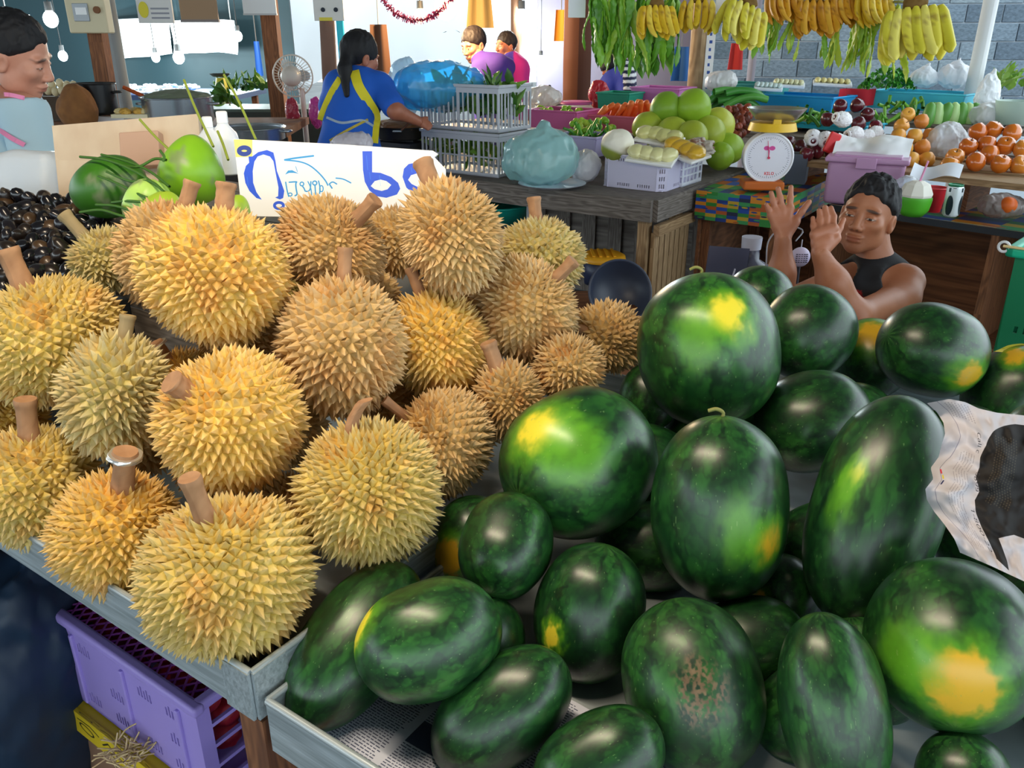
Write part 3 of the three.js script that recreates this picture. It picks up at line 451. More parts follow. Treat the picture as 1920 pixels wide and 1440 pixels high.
  reseed(5); const st = []; for (let i = 0; i < 60; i++) { const a = V(rnd(-0.03, 0.03), rnd(0, 0.03), rnd(-0.02, 0.02)), d = V(rnd(-1, 1), rnd(-0.3, 0.6), rnd(-0.5, 0.6)).normalize().multiplyScalar(rnd(0.02, 0.045)); st.push(tube([a, a.clone().addScaledVector(d, 0.5).add(V(0, rnd(-0.01, 0.01), 0)), a.clone().add(d)], 0.0016, 4, 4)); }
  const sp = G(235, 1425, 0.33); solo('straw_tuft', 'tuft of dry straw lying on the yellow carton lid', 'straw', st, mat('#d8bd8e', 0.8), sp).userData.kind = 'stuff';
  // dark sack on the ground, blue crate under the melon tray
  const bag = nets((x, y, z) => ell(x, y, z, V(0, 0, 0), 0.16, 0.34, 0.2) + 0.06 * (fbm(x * 8, y * 5, z * 8, 4) - 0.5) + 0.012 * Math.sin(x * 40 + y * 12 + 5 * fbm(x * 9, y * 9, z * 9)), [-0.22, -0.4, -0.26], [0.22, 0.4, 0.26], 0.011);
  solo('plastic_sack', 'crumpled dark blue plastic sack standing beside the lilac crate', 'sack', bag, mat('#122a42', 0.5), G(22, 1250, 0.36).setY(0.35));
  const bc = thing('blue_crate', 'deep blue plastic crate pushed under the watermelon tray', 'crate', S(0.09, 0, 0.2), undefined, TURN), bm = mat('#1638c8', 0.4);
  mk('body', [box(0.3, 0.42, 0.22, 0, 0.21, 0), rbox(0.33, 0.03, 0.25, 0.01, 0, 0.43, 0)], bm, bc); for (const x of [-0.09, 0, 0.09]) mk('rib', box(0.012, 0.38, 0.012, x, 0.2, 0.115), bm, bc);
}
{ // newspapers
  const news = canvasTex(1024, 768, (c, w, h) => { c.fillStyle = '#c9cede'; c.fillRect(0, 0, w, h); c.fillStyle = '#3a4160'; reseed(3); for (let col = 0; col < 5; col++) for (let r = 0; r < 58; r++) { let x = 20 + col * 200; const end = x + 170; while (x < end - 10) { const l = rnd(5, 22); c.fillRect(x, 20 + r * 12.6, Math.min(l, end - x), 4); x += l + 4; } } c.fillStyle = '#39415c'; c.fillRect(620, 120, 170, 150); c.fillRect(220, 420, 170, 120); c.fillStyle = '#b01a30'; c.fillRect(0, 748, w, 20); });
  const g = new THREE.PlaneGeometry(0.42, 0.24, 50, 30); g.rotateX(-Math.PI / 2); warp(g, (v) => { v.y += 0.012 * fbm(v.x * 9, 2, v.z * 9, 3) - 0.002; });
  solo('newspaper', 'newspaper spread on the metal tray under the watermelons', 'newspaper', g, mat('#ffffff', 0.8, { map: news, side: THREE.DoubleSide }), S(0.255, 0.702, 0.15), undefined, TURN);
  const left = [[1738, 756], [1757, 783], [1769, 825], [1772, 845], [1765, 870], [1760, 890], [1745, 910], [1750, 930], [1735, 955], [1738, 985], [1752, 1005], [1772, 1018], [1790, 1030], [1800, 1036]];
  const topY = [[1738, 756], [1780, 748], [1810, 754], [1835, 766], [1870, 774], [1930, 780], [2040, 790]], botY = [[1738, 1018], [1800, 1036], [1860, 1062], [1920, 1090], [2040, 1140]];
  const at1 = (arr, x) => { for (let i = 1; i < arr.length; i++) if (x <= arr[i][0] || i === arr.length - 1) { const f = clamp((x - arr[i - 1][0]) / (arr[i][0] - arr[i - 1][0])); return lerp(arr[i - 1][1], arr[i][1], f); } };
  const lx = (s) => { const k = s * (left.length - 1), i = Math.min(left.length - 2, Math.floor(k)); return lerp(left[i][0], left[i + 1][0], k - i); };
  const page = canvasTex(1024, 1024, (c, w, h) => {
    c.fillStyle = '#c6c1c6'; c.fillRect(0, 0, w, h);
    c.strokeStyle = '#8e8a9a'; c.lineWidth = 9; c.beginPath(); c.moveTo(120, 0); c.bezierCurveTo(160, 200, 300, 220, 130, 420); c.bezierCurveTo(80, 520, 130, 640, 120, 760); c.bezierCurveTo(140, 880, 260, 900, 300, 1000); c.stroke();
    c.fillStyle = '#16110f'; c.beginPath(); c.moveTo(1024, 60); c.bezierCurveTo(700, 90, 560, 160, 520, 330); c.bezierCurveTo(540, 480, 600, 500, 590, 700); c.lineTo(600, 960); c.lineTo(760, 1000); c.lineTo(780, 820); c.lineTo(1024, 760); c.closePath(); c.fill();
    c.fillStyle = '#4a4234'; for (let k = 0; k < 9; k++) for (let j = 0; j < 26; j++) c.fillRect(700 + k * 34, 150 + j * 18 + (k % 3) * 6, 10, 9);
    c.fillStyle = '#9a959c'; for (let k = 0; k < 6; k++) for (let j = 0; j < 50; j++) if ((j * 7 + k * 5) % 6) c.fillRect(270 + k * 34 + (j * 3) % 2, 330 + j * 12, 8, 10); for (let k = 0; k < 8; k++) for (let j = 0; j < 8; j++) c.fillRect(180 + k * 40, 20 + j * 12, 14, 7);
    c.fillStyle = '#3c3a42'; c.font = '62px sans-serif'; const v = (s, x, y) => { c.save(); c.translate(x, y); c.rotate(Math.PI / 2); c.fillText(s, 0, 0); c.restore(); }; v('Call c', 452, 160); v('5899', 535, 430); v('1-800-22', 530, 690);
    c.fillStyle = '#d02a3a'; c.fillRect(110, 480, 20, 30); c.fillStyle = '#d8c23a'; c.fillRect(120, 520, 20, 26); c.fillStyle = '#252a5a'; c.fillRect(126, 556, 20, 30);
  });
  const NU = 60, NV = 70, ps = [], uv = [], ix = [];
  for (let j = 0; j <= NV; j++) for (let i = 0; i <= NU; i++) {
    const s = j / NV, f = i / NU, x = lerp(lx(s), 2040, f), y = lerp(at1(topY, x), at1(botY, x), s) + (f < 0.12 ? 0 : 0), w = fbm(f * 7, s * 7, 4, 3) - 0.5;
    const t = 0.985 - 0.09 * s + 0.05 * (1 - Math.sin(Math.min(1, f * 2.4) * Math.PI / 2)) + 0.045 * w * Math.min(1, f * 6 + 0.25) + 0.02 * Math.sin(s * 19) * Math.exp(-f * 9), p = P(x, y, t); ps.push(p.x, p.y, p.z); uv.push(f * 1.9, 1 - s);
    if (i < NU && j < NV) { const a = j * (NU + 1) + i; ix.push(a, a + NU + 1, a + 1, a + 1, a + NU + 1, a + NU + 2); }
  }
  const ng = new THREE.BufferGeometry(); ng.setAttribute('position', new THREE.BufferAttribute(new Float32Array(ps), 3)); ng.setAttribute('uv', new THREE.BufferAttribute(new Float32Array(uv), 2)); ng.setIndex(ix); const np = P(1850, 920, 0.93); ng.translate(-np.x, -np.y, -np.z); ng.computeVertexNormals();
  solo('newspaper', 'crumpled printed newspaper draped over the watermelons', 'newspaper', ng, mat('#ffffff', 0.75, { map: page, side: THREE.DoubleSide }), np);
  const curl = [[712, 1240], [730, 1232], [742, 1226], [755, 1217], [762, 1219]].map(([x, y]) => P(x, y, 0.965)), c0 = curl[2].clone();
  solo('leaf_scrap', 'curled yellow green leaf scrap on the yellow ended watermelon', 'leaf', tube(curl.map((p) => p.sub(c0)), 0.0022, 16, 5), mat('#c9d455', 0.6), c0);
}
// ---------------------------------------------------------------- wooden table across the aisle
const at2 = (px, py, t) => P(px, py, t);
const clothTex = 1, woodA = mat('#ffffff', 0.8, { map: woodGrey }), woodP = mat('#ffffff', 0.8, { map: woodPale }), woodB = mat('#ffffff', 0.8, { map: woodBrown });
woodA.color.setRGB(0.88, 0.90, 0.94);
const CA = V(0.65, 0, -3.81), TA = (u, h, w) => CA.clone().addScaledVector(U, u).addScaledVector(W, w).setY(h);
{
  const t = thing('market_table', 'weathered grey wooden table with slatted side, carrying pomelos and crates', 'table', TA(-1.1, 0, 0.6), undefined, TURN);
  for (let i = 0; i < 6; i++) mk('plank', plank(2.2, 0.03, 0.195, 0, 0.785, 0.5 - i * 0.2), woodA, t);
  mk('apron_board', plank(2.2, 0.1, 0.03, 0, 0.75, 0.61), woodA, t); mk('apron_board', plank(0.03, 0.1, 1.2, 1.11, 0.75, 0), woodA, t);
  for (const [x, z] of [[1.05, 0.57], [1.05, 0.22], [0.42, 0.57], [-0.3, 0.57], [-1.05, 0.57], [1.05, -0.5], [-1.05, -0.5]]) mk('leg', plank(0.05, 0.7, 0.05, x, 0.35, z), x === 0.42 ? mat('#8d929a', 0.7) : woodP, t);
  for (let i = 0; i < 7; i++) mk('slat', plank(0.02, 0.62, 0.05, 1.095, 0.33, 0.545 - i * 0.058), woodP, t);
  mk('slat_rail', plank(0.03, 0.05, 0.42, 1.115, 0.655, 0.37), woodP, t);
  mk('added_back_board', box(2.1, 0.7, 0.012, 0, 0.36, -0.32), woodA, t); for (let i = 0; i < 12; i++) mk('back_slat', plank(0.09, 0.6, 0.015, -1.0 + i * 0.18, 0.31, -0.3), woodA, t);  // full board added to stop background light showing under the table
}
// slotted market crate; front along x
function gridCrate(name, label, category, pos, lu, lw, H, nu, nw, nh, m, group) {
  const c = thing(name, label, category, pos, group, TURN), T = 0.006, pan = (w, n, solidTop) => { const s = new THREE.Shape([[-w / 2, 0], [w / 2, 0], [w / 2, H], [-w / 2, H]].map((p) => new THREE.Vector2(...p))), cw = w / n, ch = (H - 0.045) / nh; for (let i = 0; i < n; i++) for (let j = 0; j < nh; j++) { const x = -w / 2 + i * cw + (i % 4 === 0 ? 0.0085 : 0.0035), X = -w / 2 + (i + 1) * cw - (i % 4 === 3 ? 0.0085 : 0.0035), y = 0.015 + j * ch + 0.004, Y = 0.015 + (j + 1) * ch - 0.004; s.holes.push(new THREE.Path([[x, y], [x, Y], [X, Y], [X, y]].map((p) => new THREE.Vector2(...p)))); } return new THREE.ExtrudeGeometry(s, { depth: T, bevelEnabled: false }); };
  mk('side_panel', at(pan(lu, nu), 0, 0, lw / 2 - T), m, c); mk('side_panel', at(pan(lu, nu), 0, 0, -lw / 2), m, c);
  mk('end_panel', at(pan(lw - 0.012, nw), lu / 2 - T, 0, 0, 0, Math.PI / 2), m, c); mk('end_panel', at(pan(lw - 0.012, nw), -lu / 2, 0, 0, 0, Math.PI / 2), m, c);
  mk('base_panel', box(lu, 0.006, lw, 0, 0.003, 0), m, c);
  mk('rim', [rbox(lu + 0.02, 0.016, 0.014, 0.004, 0, H, lw / 2), rbox(lu + 0.02, 0.016, 0.014, 0.004, 0, H, -lw / 2), rbox(0.014, 0.016, lw, 0.004, lu / 2, H, 0), rbox(0.014, 0.016, lw, 0.004, -lu / 2, H, 0)], m, c);
  return c;
}
// leaf: a cupped blade
function leafGeo(len, wid, curl, wave) { const g = new THREE.PlaneGeometry(1, 1, 6, 8); return warp(g, (v) => { const f = v.y + 0.5, w = Math.sin(Math.PI * Math.pow(f, 0.75)) * wid, x = v.x; v.set(x * w, f * len, curl * f * f * len + Math.abs(x) * wid * 0.35 + wave * Math.sin(f * 14 + x * 5) * len * 0.05); }); }
const leafG = [leafGeo(0.16, 0.09, 0.35, 1), leafGeo(0.13, 0.08, -0.3, 1), leafGeo(0.2, 0.06, 0.5, 0.5)];
const greens = ['#5f8f2a', '#7fae3a', '#3f6f22', '#96b94e', '#2f6a22'].map((c) => mat(c, 0.5, { side: THREE.DoubleSide, transmission: 0.25, thickness: 0 }));
function leafyBunch(name, label, pos, n, size, group, pal = [0, 1, 2, 3], flat = 0.5) {
  const b = thing(name, label, 'greens', pos, group);
  for (let i = 0; i < n; i++) { const l = mk('leaf', leafG[i % 3], greens[pal[Math.floor(rnd(0, pal.length))]], b); l.position.set(rnd(-1, 1) * size, rnd(-0.2, 0.6) * size * flat, rnd(-1, 1) * size * 0.6); l.rotation.set(rnd(-1.3, 1.3), rnd(0, 6.28), rnd(-1.2, 1.2)); l.scale.setScalar(size / 0.11 * rnd(0.7, 1.1)); }
  return b;
}
{
  const grey = mat('#c9ccd6', 0.45, { transmission: 0.2, thickness: 0 }), cc = (h) => G(935, 335, 0.8).addScaledVector(U, -0.262).addScaledVector(W, 0.152).setY(h);
  gridCrate('plastic_crate', 'lower of two stacked grey crates of greens', 'crate', cc(0.802), 0.524, 0.304, 0.215, 16, 10, 2, grey, 'stacked grey crates');
  gridCrate('plastic_crate', 'upper of two stacked grey crates, heaped with leaves', 'crate', cc(1.03), 0.524, 0.304, 0.225, 16, 10, 1, grey, 'stacked grey crates');
  reseed(31);
  for (let i = 0; i < 4; i++) { leafyBunch('leafy_greens', 'bunch of pale green leaves packed in the lower grey crate', cc(0.88).addScaledVector(U, -0.18 + i * 0.12), 15, 0.085, 'greens in the lower crate', [1, 3, 0]); leafyBunch('leafy_greens', 'bunch of dark green leaves packed in the upper grey crate', cc(1.11).addScaledVector(U, -0.18 + i * 0.12), 16, 0.09, 'greens in the upper crate', [0, 2, 4]); leafyBunch('leafy_greens', 'broad leaves spilling over the rim of the upper grey crate', cc(1.25).addScaledVector(U, -0.2 + i * 0.13), 9, 0.06, 'greens over the upper crate rim', [0, 1, 2], 0.25); }
  const bw = thing('bowl', 'shallow white bowl with green rim on the upper grey crate', 'bowl', P(948, 186, 4.55)); mk('dish', lathe([[0, 0], [0.06, 0], [0.115, 0.055], [0.11, 0.055], [0.055, 0.008], [0, 0.008]], 28), mat('#e8ecec', 0.5), bw); mk('rim', at(new THREE.TorusGeometry(0.114, 0.007, 8, 32), 0, 0.056, 0, Math.PI / 2), mat('#2fae78', 0.5), bw); mk('filling', at(blob(0.09, 0.02, 0.09, 0.3, 4, 3, 3), 0, 0.045, 0), mat('#2c2c34', 0.6), bw);
}
// a soft plastic bag: gathered folds on a blob, a tied neck
function bag(name, label, px, py, t, w, h, col, o = {}) {
  const m = t / F, rx = w / 2 * m, ry = h / 2 * m, rz = rx * (o.deep ?? 0.75), sd = px * 0.37;
  const g = nets((x, y, z) => { const a = Math.atan2(z, x), up = clamp(y / ry); let d = ell(x, y, z, V(0, -ry * 0.08, 0), rx, ry * 0.92, rz); if (o.knot) d = smin(d, cone(x, y, z, [V(0, ry * 0.7, 0), rx * 0.25, V(rx * 0.12, ry * 1.1, 0), rx * 0.1]), rx * 0.3); d += rx * 0.30 * (fbm(x / rx * 1.3 + sd, y / rx * 1.3, z / rx * 1.3, 4) - 0.5) + rx * 0.13 * (Math.abs(fbm(x / rx * 2.6 + sd, y / rx * 1.5, z / rx * 2.6, 3) - 0.5) * 2 - 0.25); return d; }, [-rx * 1.35, -ry * 1.3, -rz * 1.4], [rx * 1.35, ry * 1.4, rz * 1.4], rx / 22);
  return solo(name, label, 'bag', g, mat(col, o.rough ?? 0.28, { transmission: o.tr ?? 0.45, thickness: 0 }), P(px, py, t));
}
bag('plastic_bag', 'puffed sky blue plastic bag behind the grey crates', 824, 160, 4.5, 172, 100, [0.16, 0.66, 1.0], { tr: 0.6 });
bag('plastic_bag', 'clear pale blue plastic bag beside the woman in blue', 762, 158, 4.85, 66, 110, [0.65, 0.82, 0.95]);
bag('plastic_bag', 'pale teal knotted plastic bag on the wooden table', 1012, 292, 4.12, 148, 104, [0.42, 0.72, 0.72], { tr: 0.35, knot: 1 });
bag('plastic_bag', 'small cloudy white bag between the teal bag and lilac crate', 1096, 308, 4.2, 62, 66, [0.85, 0.85, 0.92], { tr: 0.3 });
{ const pl = thing('plate', 'white plate edge showing under the teal bag', 'plate', P(1035, 350, 4.1).setY(0.802)); mk('dish', lathe([[0, 0], [0.1, 0], [0.17, 0.018], [0.168, 0.022], [0.1, 0.005], [0, 0.005]], 36), mat('#cfd6e6', 0.3), pl); }
{ // lilac-white crate with cut pomelo
  const wl = mat('#dcd8f2', 0.4, { transmission: 0.15, thickness: 0 }), c0 = G(1243, 362, 0.8), pos = c0.clone().addScaledVector(U, -0.17).addScaledVector(W, 0.23).setY(0.802);
  const c = thing('fruit_crate', 'white lilac slotted crate holding cut pomelo at the table corner', 'crate', pos, undefined, TURN), lu = 0.34, lw = 0.46, H = 0.155, T = 0.006;
  const pan = (w) => { const s = new THREE.Shape([[-w / 2, 0], [w / 2, 0], [w / 2, H], [-w / 2, H]].map((p) => new THREE.Vector2(...p))); for (const y of [0.012, 0.128]) for (const x0 of [-0.3, 0.12]) for (let k = 0; k < 6; k++) { const x = x0 * w + k * 0.012; s.holes.push(new THREE.Path([[x, y], [x, y + 0.014], [x + 0.006, y + 0.014], [x + 0.006, y]].map((p) => new THREE.Vector2(...p)))); } return new THREE.ExtrudeGeometry(s, { depth: T, bevelEnabled: false }); };
  const cor = () => { const s = new THREE.Shape([[-0.028, 0], [0.028, 0], [0.028, H], [-0.028, H]].map((p) => new THREE.Vector2(...p))); for (let j = 0; j < 4; j++) for (let k = 0; k < 3; k++) { const x = -0.014 + k * 0.011, y = 0.014 + j * 0.035; s.holes.push(new THREE.Path([[x, y], [x, y + 0.02], [x + 0.005, y + 0.02], [x + 0.005, y]].map((p) => new THREE.Vector2(...p)))); } return new THREE.ExtrudeGeometry(s, { depth: T, bevelEnabled: false }); };
  mk('side_panel', at(pan(lu - 0.08), 0, 0, lw / 2 - T), wl, c); mk('side_panel', at(pan(lu - 0.08), 0, 0, -lw / 2), wl, c); mk('end_panel', at(pan(lw - 0.08), lu / 2 - T, 0, 0, 0, Math.PI / 2), wl, c); mk('end_panel', at(pan(lw - 0.08), -lu / 2, 0, 0, 0, Math.PI / 2), wl, c);
  for (const [sx, sz] of [[1, 1], [1, -1], [-1, 1], [-1, -1]]) mk('corner_panel', at(cor(), sx * (lu / 2 - 0.022), 0, sz * (lw / 2 - 0.022), 0, Math.atan2(sx, sz)), wl, c);
  mk('base_panel', box(lu - 0.02, 0.006, lw - 0.02, 0, 0.003, 0), wl, c); mk('rim', [rbox(lu - 0.07, 0.012, 0.014, 0.004, 0, H, lw / 2), rbox(lu - 0.07, 0.012, 0.014, 0.004, 0, H, -lw / 2), rbox(0.014, 0.012, lw - 0.07, 0.004, lu / 2, H, 0), rbox(0.014, 0.012, lw - 0.07, 0.004, -lu / 2, H, 0)], wl, c);
  const pp = thing('peeled_pomelo', 'white peeled pomelo with a patch of green rind in the crate', 'pomelo', P(1158, 272, 4.05)), m = 4.05 / F;
  const pg = blob(31 * m, 30 * m, 31 * m, 0.1, 1.6, 4, 4); paint(pg, (x, y, z) => mixc(RGB(244, 238, 220), RGB(150, 160, 60), sstep(-0.2, -0.5, (y + x * 0.4) / (30 * m)))); mk('flesh', pg, vmat(0.6), pp);
  const foam = mat('#f0f0f0', 0.5), pulp = [mat('#ece6a8', 0.35, { clearcoat: 0.5 }), mat('#dcd890', 0.35, { clearcoat: 0.5 }), mat('#e8b83a', 0.35, { clearcoat: 0.5 })];
  const trayOf = (px, py, t, lab, k, ang) => { const th = thing('foam_tray', lab, 'tray', P(px, py, t)); th.rotation.set(0.25, ang, 0); mk('foam_base', rbox(0.23, 0.016, 0.15, 0.007, 0, 0.008, 0), foam, th); for (let i = 0; i < 4; i++) { const s = mk('segment', blob(0.045, 0.03, 0.058, 0.12, 2, i + k * 3, 2), pulp[k], th); s.position.set(-0.075 + i * 0.05, 0.034, rnd(-0.01, 0.01)); s.rotation.y = rnd(-0.3, 0.3); } return th; };
  trayOf(1222, 300, 3.96, 'foam tray of pale yellow pomelo segments on the crate edge', 0, -0.4); trayOf(1236, 264, 4.2, 'upper foam tray of yellowish pomelo segments', 1, -0.5); trayOf(1282, 290, 4.05, 'foam tray of orange yellow mango slices', 2, -0.9);
  const cp = blob(0.075, 0.05, 0.07, 0.5, 2.4, 8, 4); paint(cp, (x, y, z) => mixc(RGB(214, 206, 196), RGB(150, 110, 96), sstep(0.5, 0.66, fbm(x * 40, y * 60, z * 40, 3)))); solo('paper_wrap', 'crumpled printed paper wrap at the end of the crate', 'paper', cp, vmat(0.8), P(1312, 276, 4.2));
}
{ // pomelos and their basket
  gridCrate('plastic_basket', 'white wire-look plastic basket below the pomelos', 'basket', TA(0, 0.802, 0.5).addScaledVector(U, -0.18), 0.3, 0.24, 0.15, 6, 5, 3, mat('#e4e8f4', 0.4));
  const g = blob(1, 1, 1, 0.05, 1.4, 3, 4); warp(g, (v) => { v.y *= v.y > 0 ? 1.04 : 0.95; });
  const pm = ['#8fb62c', '#9cc038', '#a8b83a', '#c2c94c', '#7ea52a'].map((c) => mat(c, 0.42));
  [[1249, 205, 4.5, 31, 4, 'bright green pomelo on top of the pomelo heap'], [1300, 203, 4.46, 34, 0, 'largest green pomelo topping the heap'], [1214, 240, 4.5, 29, 2, 'olive pomelo at the edge of the heap by the carrots'], [1262, 252, 4.4, 31, 2, 'olive green pomelo under the two top ones'], [1298, 258, 4.32, 30, 2, 'olive pomelo right above the paper wrap'], [1326, 252, 4.45, 33, 2, 'dull green pomelo in the middle row of the heap'], [1345, 236, 4.55, 32, 3, 'yellow green pomelo at the side of the heap'], [1366, 280, 4.5, 29, 1, 'green pomelo low beside the white basket'], [1350, 294, 4.42, 26, 0, 'small green pomelo behind the weighing scale dial'], [1240, 285, 4.55, 30, 2, 'hidden pomelo behind the foam trays']].forEach(([x, y, t, r, k, lab]) => { const p = solo('pomelo', lab, 'pomelo', g, pm[k], P(x, y, t), 'pomelo heap'); p.scale.setScalar(r * t / F); p.rotation.set(rnd(-0.5, 0.5), rnd(0, 6), rnd(-0.5, 0.5)); });
}
{ // weighing scale
  const t = 4.0, m = t / F, s = thing('weighing_scale', 'white dial weighing scale with a metal pan and yellow carrier', 'scale', P(1432, 345, t)), q = (y) => y * m;
  const face = canvasTex(256, 256, (c) => { c.fillStyle = '#eceaf6'; c.fillRect(0, 0, 256, 256); c.strokeStyle = '#55566a'; c.lineWidth = 2; for (let i = 0; i < 60; i++) { const a = i / 60 * 6.2832, r = i % 5 ? 104 : 96; c.beginPath(); c.moveTo(128 + 112 * Math.cos(a), 128 + 112 * Math.sin(a)); c.lineTo(128 + r * Math.cos(a), 128 + r * Math.sin(a)); c.stroke(); } c.fillStyle = '#d8489a'; c.beginPath(); c.ellipse(112, 76, 16, 12, 0, 0, 7); c.ellipse(142, 76, 16, 12, 0, 0, 7); c.fill(); c.fillRect(124, 84, 6, 44); c.fillStyle = '#d8303c'; c.font = 'bold 24px sans-serif'; c.fillText('KILO', 112, 222); });
  const dz = 0.05; const hd = mk('dial_housing', cyl(q(44), q(44), 0.08, 0, q(50), 0, 40, false, Math.PI / 2), mat('#c9cad6', 0.4), s);
  const dg = new THREE.CircleGeometry(q(42), 48); dg.translate(0, q(50), dz - 0.006); mk('dial', dg, mat('#ffffff', 0.35, { map: face }), s);
  mk('bezel', at(new THREE.TorusGeometry(q(43), 0.006, 10, 48), 0, q(50), dz - 0.008), mat('#f2f2f8', 0.3), s);
  const nd = mk('needle', [rod(V(0, q(50), dz - 0.003), V(-0.012, q(80), dz - 0.003), 0.002, 0.001, 6), cyl(0.006, 0.006, 0.006, 0, q(50), dz - 0.003, 12, false, Math.PI / 2)], mat('#d2325a', 0.4), s);
  mk('base', rbox(q(74), q(16), 0.14, 0.01, q(-4), q(0), 0), mat('#c8641c', 0.45), s);
  mk('carrier', [cyl(q(40), q(44), q(14), q(4), q(104), 0, 28), rbox(q(14), q(14), 0.02, 0.004, q(4), q(112), 0.09)], mat('#e8b916', 0.4), s);
  mk('pan', at(lathe([[0, 0], [q(36), q(2)], [q(53), q(22)], [q(51), q(22)], [q(34), q(5)], [0, q(3)]], 40), q(8), q(114), 0), mat('#c8cac6', 0.28, { metalness: 0.8 }), s);
  s.rotation.y = -0.1;
}
// ---------------------------------------------------------------- trays of vegetables behind the pomelos
function basin(name, label, px, py, t, w, d, h, col, o = {}) { const m = t / F, W2 = w * m, th = thing(name, label, 'basket', P(px, py, t), undefined, o.turn ?? TURN), mm = mat(col, 0.42, o.clear ? { transmission: 0.3, thickness: 0 } : {}), T = 0.006, D = d, H = h; const sl = 0.12;
  mk('side', [at(box(W2, H, T), 0, H / 2, D / 2, sl), at(box(W2, H, T), 0, H / 2, -D / 2, -sl)], mm, th); mk('end', [at(box(T, H, D), W2 / 2, H / 2, 0, 0, 0, -sl), at(box(T, H, D), -W2 / 2, H / 2, 0, 0, 0, sl)], mm, th); mk('base', box(W2 - 0.01, 0.006, D - 0.01, 0, 0.003, 0), mm, th);
  const a = H * sl / 2; mk('rim', [rbox(W2 + 0.03, 0.012, 0.016, 0.005, 0, H, D / 2 + a), rbox(W2 + 0.03, 0.012, 0.016, 0.005, 0, H, -D / 2 - a), rbox(0.016, 0.012, D + 0.03, 0.005, W2 / 2 + a, H, 0), rbox(0.016, 0.012, D + 0.03, 0.005, -W2 / 2 - a, H, 0)], mm, th); return th; }
function pile(name, label, category, geo, ms, group, list, sc = [0.9, 1.1]) { list.forEach(([x, y, t], i) => { const o = solo(name, label, category, geo, ms[i % ms.length], P(x, y, t), group); o.rotation.set(rnd(0, 6), rnd(0, 6), rnd(0, 6)); o.scale.setScalar(rnd(...sc)); }); }
const scatter = (n, x0, x1, y0, y1, t0, t1) => Array.from({ length: n }, (_, i) => { const f = rnd(), y = rnd(y0, y1); return [rnd(x0, x1), y, lerp(t1, t0, (y - y0) / (y1 - y0 + 0.01))]; });
{
  const st = thing('display_stand', 'stepped wooden stand holding the vegetable trays', 'stand', TA(-0.2, 0, 1.5), undefined, TURN);
  mk('lower_shelf', plank(2.3, 0.03, 0.5, -0.8, 0.92, 0.15), woodA, st); mk('upper_shelf', plank(2.3, 0.03, 0.5, -0.8, 1.0, -0.4), woodA, st); for (const [x, h, z] of [[-1.9, 0.9, 0.35], [0.3, 0.9, 0.35], [-1.9, 0.98, -0.6], [0.3, 0.98, -0.6]]) mk('leg', plank(0.05, h, 0.05, x, h / 2, z), woodB, st);
  reseed(41);
  basin('vegetable_tray', 'pink tray of round green limes', 1056, 238, 5.0, 100, 0.26, 0.1, '#c8609a'); basin('vegetable_tray', 'pink tray of orange carrots', 1176, 244, 4.92, 128, 0.26, 0.085, '#dc6c8c'); basin('vegetable_tray', 'empty teal green tray above the carrots', 1162, 204, 5.4, 62, 0.2, 0.1, '#1c9478'); basin('vegetable_tray', 'wide pink basin behind the pomelos', 1242, 194, 5.5, 92, 0.26, 0.1, '#cf7cc0'); basin('vegetable_tray', 'lilac slotted tray under the small limes', 1096, 288, 4.5, 90, 0.24, 0.1, '#b9b2de');
  const lime = blob(0.02, 0.019, 0.02, 0.06, 2, 1, 2), lm = ['#7fb32a', '#99c43a', '#b4cc44'].map((c) => mat(c, 0.38));
  pile('lime', 'small green lime heaped over leaves beside the pomelos', 'lime', lime, lm, 'limes in the lilac tray', scatter(34, 1068, 1150, 222, 252, 4.55, 4.75)); pile('lime', 'small green lime in the pink tray', 'lime', lime, lm, 'limes in the pink tray', scatter(26, 1010, 1100, 202, 218, 4.95, 5.1));
  const chili = tube([V(-0.04, 0, 0), V(-0.012, 0.004, 0.002), V(0.02, 0.003, 0.004), V(0.05, -0.006, 0)], 0.006, 10, 6); pile('green_pepper', 'long green pepper lying with the limes', 'pepper', chili, [mat('#3f8a2a', 0.35), mat('#57a030', 0.35)], 'green peppers by the limes', scatter(16, 1070, 1140, 240, 262, 4.45, 4.6), [1.0, 1.5]);
  const cg = lathe([[0, -0.08], [0.006, -0.06], [0.014, 0], [0.019, 0.05], [0.017, 0.066], [0.004, 0.07], [0, 0.07]], 10); for (let i = 0; i < 15; i++) { const c = solo('carrot', 'orange carrot laid in the pink tray', 'carrot', cg, mat(i % 2 ? '#e8702a' : '#f08040', 0.5), P(1124 + i * 7 + rnd(-3, 3), 212 + rnd(-5, 5), 4.9 + rnd(-0.04, 0.06)), 'carrots in the pink tray'); c.rotation.set(0.5, 0, -0.5 + 1.0 * i / 15 - rnd(0, 0.5)); }
  bag('plastic_bag', 'red plastic bag of goods behind the green tray', 1124, 178, 5.6, 40, 60, [0.6, 0.03, 0.05], { tr: 0.2 }); bag('plastic_bag', 'clear crinkled bag of peeled vegetables behind the limes', 1022, 180, 5.4, 70, 44, [0.8, 0.78, 0.76], { tr: 0.5 });
  const lid = thing('round_dish', 'magenta plastic dish lying by the red bag', 'dish', P(1080, 195, 5.5)); mk('disc', lathe([[0, 0.012], [0.1, 0.012], [0.11, 0], [0.112, 0.004], [0.102, 0.018], [0, 0.018]], 28), mat('#d860a8', 0.4), lid);
}
